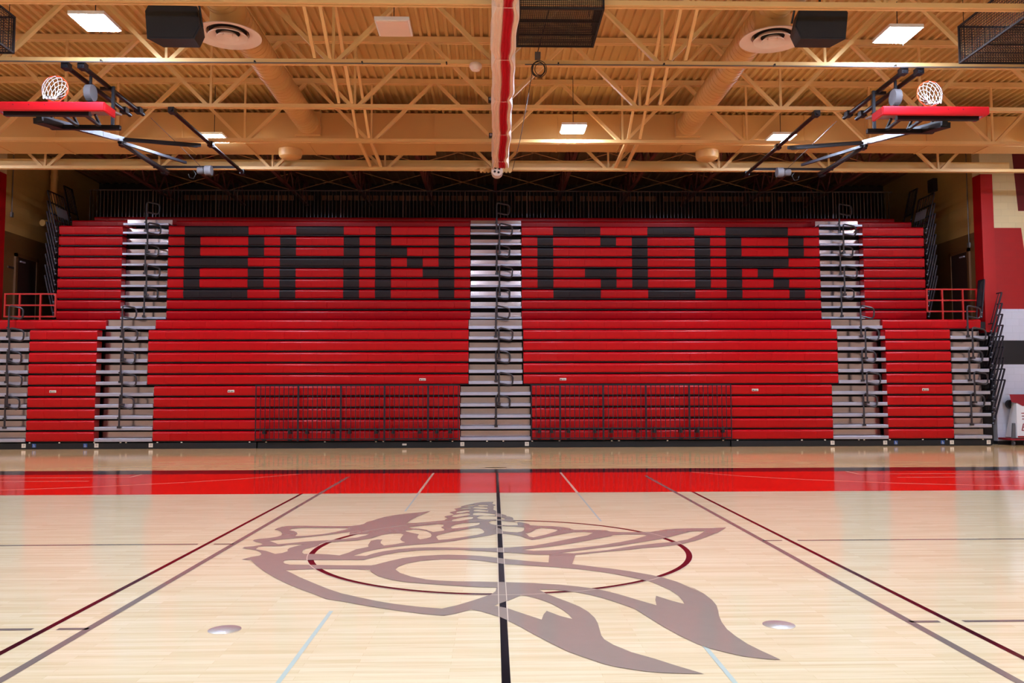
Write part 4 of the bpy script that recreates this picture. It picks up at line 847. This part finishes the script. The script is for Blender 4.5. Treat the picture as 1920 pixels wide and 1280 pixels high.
edges_l = [-1.02, -1.86, -3.05, -4.24, -5.40, -6.56]; edges_r = [.955, 1.76, 2.95, 4.13, 5.33, 6.50]
for nm, ed in (('left', edges_l), ('right', edges_r)):
    for k in range(5):
        a, c = sorted((ed[k], ed[k+1]))
        picket(a+.012, c-.012, 'dark picket guard panel '+nm+' of the centre aisle, '+['nearest the aisle', 'second from the aisle', 'third from the aisle', 'fourth from the aisle', 'farthest from the aisle'][k])

# stacked end rails, leaning outward
def end_rail(s, x, y, z, label, depth=.8, lean=.36, h=1.25, plate=False):
    t = thing('end_rail', (x, y, z), label, 'end guard rail', 'folded end guard rails')
    def P(u, v, o=0): return (x+s*(lean*v/h+o), y+u, z+v)
    r = .018
    MB().bar(P(0, 0), P(0, h), .036, .036).build('front_post', M['railblue'], t, smooth=False)
    MB().bar(P(depth, 0), P(depth, h), .036, .036).build('rear_post', M['railblue'], t, smooth=False)
    MB().bar(P(0, h), P(depth, h), .034, .034).build('top_rail', M['railblue'], t, smooth=False)
    MB().bar(P(0, h*.30), P(depth, h*.30), .03, .03).build('lower_rail', M['railblue'], t, smooth=False)
    n = 6
    for k in range(1, n): MB().bar(P(depth*k/n, h*.30), P(depth*k/n, h), .016, .016).build('picket', M['railblue'], t, smooth=False)
    for v in (.04, .16): MB().tube([P(-.03, v, -.02), P(.02, v, -.02)], .014, 8).build('bolt', M['silver'], t)
    if plate:
        a, c = P(.22, h*.42), P(depth*.95, h*.66)
        MB().add([P(.22, h*.42, -.03), P(depth*.95, h*.42, -.03), P(depth*.95, h*.66, -.03), P(.22, h*.66, -.03), P(.22, h*.42, -.02), P(depth*.95, h*.42, -.02), P(depth*.95, h*.66, -.02), P(.22, h*.66, -.02)],
                 [(0,1,2,3),(7,6,5,4),(0,4,5,1),(1,5,6,2),(2,6,7,3),(3,7,4,0)]).build('sign_plate', M['silver'], t, smooth=False)
for n in range(9):
    for s, w, xo in ((-1, 'left', -12.885), (1, 'right', 12.925)):
        end_rail(s, xo+s*.02, UY, UZ(n)-.22, 'dark leaning end rail, '+(ORD[n]+' up' if n else 'lowest')+' on the '+w+' end of the upper bleachers', depth=.9, lean=.30, plate=(n == 8))
for s, w in ((-1, 'left'), (1, 'right')):
    end_rail(s, s*13.0, 17.2, 6.73, 'dark leaning end rail set back on the '+w+' at the top of the bleachers', depth=.5, lean=.26, h=1.15)
for n in range(1, 10):
    end_rail(1, 13.97, LY+.12, LZ(n)-.2, 'black leaning end rail, '+ORD[n-1].replace('lowest', 'lowest')+' up at the right end of the lower bleachers', depth=.85, lean=.38)
end_rail(1, 13.84, 15.02, 3.60, 'short dark end rail beside the right red column', depth=.26, lean=.12, h=1.1)

# guard rail along the back of the top row
k = 0; x = -13.0
proto = None
while k < 13:
    xa, xb = -13.0+2.0*k, -13.0+2.0*k+1.98
    lab = 'dark picket rail behind the top bench, '+(ORD[k]+' panel' if k else 'first panel')+' from the left wall'
    if proto is None:
        y = 18.3; t = proto = thing('back_guard_rail', (xa, y, 6.73), lab, 'guard rail panel', 'picket rails behind the top bench')
        MB().bar((xa, y, 8.02), (xb, y, 8.02), .04, .04).build('top_rail', M['railback'], t, smooth=False)
        MB().bar((xa, y, 6.84), (xb, y, 6.84), .04, .04).build('bottom_rail', M['railback'], t, smooth=False)
        MB().bar((xa+.02, y, 6.73), (xa+.02, y, 8.02), .04, .04).build('post', M['railback'], t, smooth=False)
        for j in range(1, 17): MB().bar((xa+j*1.98/17, y, 6.84), (xa+j*1.98/17, y, 8.02), .018, .018).build('picket', M['railback'], t, smooth=False)
    else: dup(proto, (xa, 18.3, 6.73), lab)
    k += 1

# red rails on the deck
def deck_rail(posts, zt, label):
    y = 15.345
    x0, x1 = posts[0], posts[-1]
    t = thing('deck_rail', ((x0+x1)/2, y, 3.5), label, 'railing', 'red deck railings')
    for nm, z in (('top_rail', zt), ('middle_rail', zt-.32), ('bottom_rail', zt-.64)):
        MB().bar((x0, y, z), (x1, y, z), .04, .04).build(nm, M['rail_red'], t, smooth=False)
    for i, x in enumerate(posts):
        MB().bar((x, y, 3.5 if i in (1, 2) else zt-.66), (x, y, zt+.02), .045, .045).build('post', M['rail_red'], t, smooth=False)
deck_rail([-13.83, -13.42, -12.84, -12.42], 4.32, 'red pipe railing on the upper deck by the left column')
deck_rail([12.45, 12.90, 13.50, 13.90], 4.46, 'red pipe railing on the upper deck by the right column')

# alcove side details
for s, w, y0, y1, zt in ((-1, 'left', 16.1, 17.1, 5.5), (1, 'right', 15.82, 16.68, 5.64)):
    x = s*14.0
    nm = 'door_1' if s < 0 else 'door_2'
    o = struct(MB().box(*sorted((x, x-s*.04)), y0, y1, 3.5, zt).build(nm, M['door'], smooth=False))
    b = MB(); q = sorted((x, x-s*.06))
    b.box(*q, y0-.1, y0, 3.5, zt+.1); b.box(*q, y1, y1+.1, 3.5, zt+.1); b.box(*q, y0-.1, y1+.1, zt, zt+.1)
    b.build('door_frame', M['doorframe'], o, smooth=False)
    MB().bar((x-s*.06, y0+.12, zt-.12), (x-s*.06, y0+.35, zt-.12), .05, .04).build('door_closer', M['silver'], o, smooth=False)
t = thing('downpipe', (-13.8, 17.7, 6.7), 'tan downpipe with an elbow on the left alcove wall', 'pipe')
MB().tube([(-13.82, 17.7, ZC-.03), (-13.82, 17.7, 7.0), (-13.83, 17.66, 6.85), (-13.86, 17.5, 6.77), (-13.9, 17.25, 6.74)], .10, 16).build('pipe', M['tanduct'], t)
MB().tube([(-13.82, 17.7, 8.2), (-13.82, 17.7, 8.32)], .115, 16).build('collar', M['tanduct'], t)
for s, w, y, zb in ((-1, 'left', 15.75, 6.6), (1, 'right', 15.72, 5.75)):
    x = s*13.985
    t = thing('switch_box', (x, y, zb), 'small grey switch box under a thin conduit on the '+w+' alcove wall', 'switch box', 'wall switch boxes')
    MB().box(*sorted((x, x-s*.05)), y-.05, y+.05, zb, zb+.14).build('box', M['grey_plastic'], t, smooth=False)
    MB().tube([(x-s*.02, y, zb+.14), (x-s*.02, y, 8.6)], .012, 6).build('conduit', M['grey_plastic'], t)
t = thing('wall_speaker', (13.9, 17.5, 7.85), 'small dark box speaker high on the right alcove wall', 'speaker')
MB().box(13.86, 14.0, 17.38, 17.72, 7.85, 8.26).build('cabinet', M['black_speaker'], t, smooth=False)
MB().box(13.85, 13.86, 17.40, 17.70, 7.88, 8.23).build('grille', M['grille'], t, smooth=False)
t = thing('wall_plate', (-13.99, 15.85, 5.0), 'small dark plate on the left alcove wall beside the door', 'sign')
MB().box(-14.0, -13.98, 15.7, 15.98, 5.12, 5.18).build('plate', M['dark'], t, smooth=False)

# alcove roof steel
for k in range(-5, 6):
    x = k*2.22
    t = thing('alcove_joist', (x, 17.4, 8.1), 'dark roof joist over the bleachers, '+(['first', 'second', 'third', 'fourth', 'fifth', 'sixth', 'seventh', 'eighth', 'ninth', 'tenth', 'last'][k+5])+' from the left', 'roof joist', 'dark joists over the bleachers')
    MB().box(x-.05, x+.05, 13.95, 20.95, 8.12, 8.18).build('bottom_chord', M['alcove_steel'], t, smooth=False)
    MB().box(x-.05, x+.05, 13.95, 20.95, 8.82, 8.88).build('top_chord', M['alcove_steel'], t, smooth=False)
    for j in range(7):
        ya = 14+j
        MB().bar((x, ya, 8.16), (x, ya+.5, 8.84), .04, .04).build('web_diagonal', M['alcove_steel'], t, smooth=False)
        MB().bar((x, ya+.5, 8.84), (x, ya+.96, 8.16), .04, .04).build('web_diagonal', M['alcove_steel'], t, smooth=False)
    if k < 5:
        for a, c in ((8.2, 8.8), (8.8, 8.2)):
            for yy in (15.6, 19.0):
                o = MB().tube([(x+.05, yy+(.035 if a < c else 0), a), (x+2.17, yy+(.035 if a < c else 0), c)], .012, 5).build('brace_rod', M['alcove_rod'])
                tag(o, 'thin brown '+('rising' if a < c else 'falling')+' brace rod, '+('front' if yy < 17 else 'rear')+' line, in joist bay '+(['one', 'two', 'three', 'four', 'five', 'six', 'seven', 'eight', 'nine', 'ten'][k+5])+' from the left', 'brace rod', 'brace rods over the bleachers')

# ------------------------------------------------------------------ equipment cart by the right wall
t = thing('equipment_cart', (15.1, 14.9, 0), 'wheeled cart with white sloping panel and maroon cover by the right wall', 'cart')
yc = 14.85
MB().box(14.62, 15.75, yc-.25, yc+.35, .15, .20).build('base', M['fabric_maroon'], t, smooth=False)
v = [(14.80, yc-.24, .22), (15.70, yc-.24, .22), (15.60, yc-.02, 1.36), (14.95, yc-.02, 1.36), (14.80, yc+.30, .22), (15.70, yc+.30, .22), (15.60, yc+.14, 1.36), (14.95, yc+.14, 1.36)]
MB().add(v, [(0,1,2,3),(7,6,5,4),(0,3,7,4),(1,5,6,2),(3,2,6,7),(0,4,5,1)]).build('white_panel', M['fabric_white'], t, smooth=False)
b = MB(); b.box(14.82, 15.68, yc-.255, yc-.235, .23, .27); b.build('panel_stripe', M['fabric_maroon'], t, smooth=False)
def onp(x, z): return (x, yc-.24+.22*(z-.22)/1.14-.008, z)
b = MB()
for (xa, za, xb, zb) in ((14.96, .42, 15.03, .60), (14.96, .42, 15.09, .43), (15.0, .51, 15.08, .52), (15.03, .60, 15.13, .61), (15.13, .42, 15.17, .52), (15.17, .52, 15.21, .43), (15.21, .43, 15.26, .53), (15.02, .74, 15.12, .74), (15.02, .82, 15.13, .82), (15.02, .90, 15.12, .90)):
    b.bar(onp(xa, za), onp(xb, zb), .022, .006, up=(0, -1, 0))
b.build('panel_lettering', M['fabric_maroon'], t, smooth=False)
v = []; n = 11
for i in range(n): v.append((14.78+.085*i, yc-.07-.01*(i % 2), 1.24-.16*abs(math.sin(i*1.1+.6))*(1 if i > 1 else .3)))
for i in range(n): v.append((14.74+.092*i, yc-.06, 1.42))
for i in range(n): v.append((14.74+.092*i, yc+.2, 1.43))
f = [(i, i+1, n+i+1, n+i) for i in range(n-1)]+[(n+i, n+i+1, 2*n+i+1, 2*n+i) for i in range(n-1)]
MB().add(v, f).build('cloth_cover', M['fabric_maroon'], t, angle=70)
MB().add([(14.68, yc-.2, .21), (14.78, yc-.2, .21), (14.86, yc-.1, .62), (14.78, yc-.1, .62), (14.68, yc-.15, .21), (14.78, yc-.15, .21), (14.86, yc-.05, .62), (14.78, yc-.05, .62)], [(0,1,2,3),(7,6,5,4),(0,3,7,4),(1,5,6,2),(3,2,6,7),(0,4,5,1)]).build('side_pocket', M['grey_plastic'], t, smooth=False)
for x, y in ((14.72, yc-.18), (15.05, yc-.2), (15.6, yc-.18), (15.0, yc+.28), (15.6, yc+.28)):
    MB().tube([(x-.02, y, .065), (x+.02, y, .065)], .065, 14).build('caster', M['grey_plastic'], t)
    MB().bar((x, y, .065), (x, y, .155), .03).build('caster_fork', M['silver'], t, smooth=False)
MB().tube([(14.93, yc+.16, 1.15), (14.93, yc+.28, 1.15)], .12, 20).build('hanging_case', M['black_speaker'], t)
MB().tube([(14.95, yc+.145, 1.12), (14.95, yc+.16, 1.12)], .04, 12).build('lime_spot', M['lime'], t)

t.location.x -= .26; t.location.y += .10

# ------------------------------------------------------------------ camera
f, p, yw, ro = 1552.15, .060737, .022237, -.002414
fw = Vector((math.sin(yw)*math.cos(p), math.cos(yw)*math.cos(p), math.sin(p)))
rt = Vector((math.cos(yw), -math.sin(yw), 0)); up = rt.cross(fw)
rt2 = rt*math.cos(ro)+up*math.sin(ro); up2 = up*math.cos(ro)-rt*math.sin(ro)
cam = bpy.data.cameras.new('camera'); co = bpy.data.objects.new('camera', cam); COL.objects.link(co)
mw = Matrix((rt2, up2, -fw)).transposed().to_4x4(); mw.translation = Vector((-.0643, -8.1889, 1.5325))
co.matrix_world = mw
cam.sensor_width = 36.0; cam.lens = f/1920*36.0; cam.clip_start = .05; cam.clip_end = 200
sc.camera = co

# ------------------------------------------------------------------ world and colour management
w = bpy.data.worlds.new('world'); sc.world = w; w.use_nodes = True
w.node_tree.nodes['Background'].inputs[0].default_value = (0, 0, 0, 1)
w.node_tree.nodes['Background'].inputs[1].default_value = 0
vs = sc.view_settings; vs.view_transform = 'Standard'; vs.look = 'None'; vs.gamma = 1.0; vs.use_curve_mapping = False
vs.exposure = 1.3
sc.cycles.max_bounces = 8; sc.cycles.diffuse_bounces = 5; sc.cycles.glossy_bounces = 5
sc.cycles.sample_clamp_indirect = 6.0
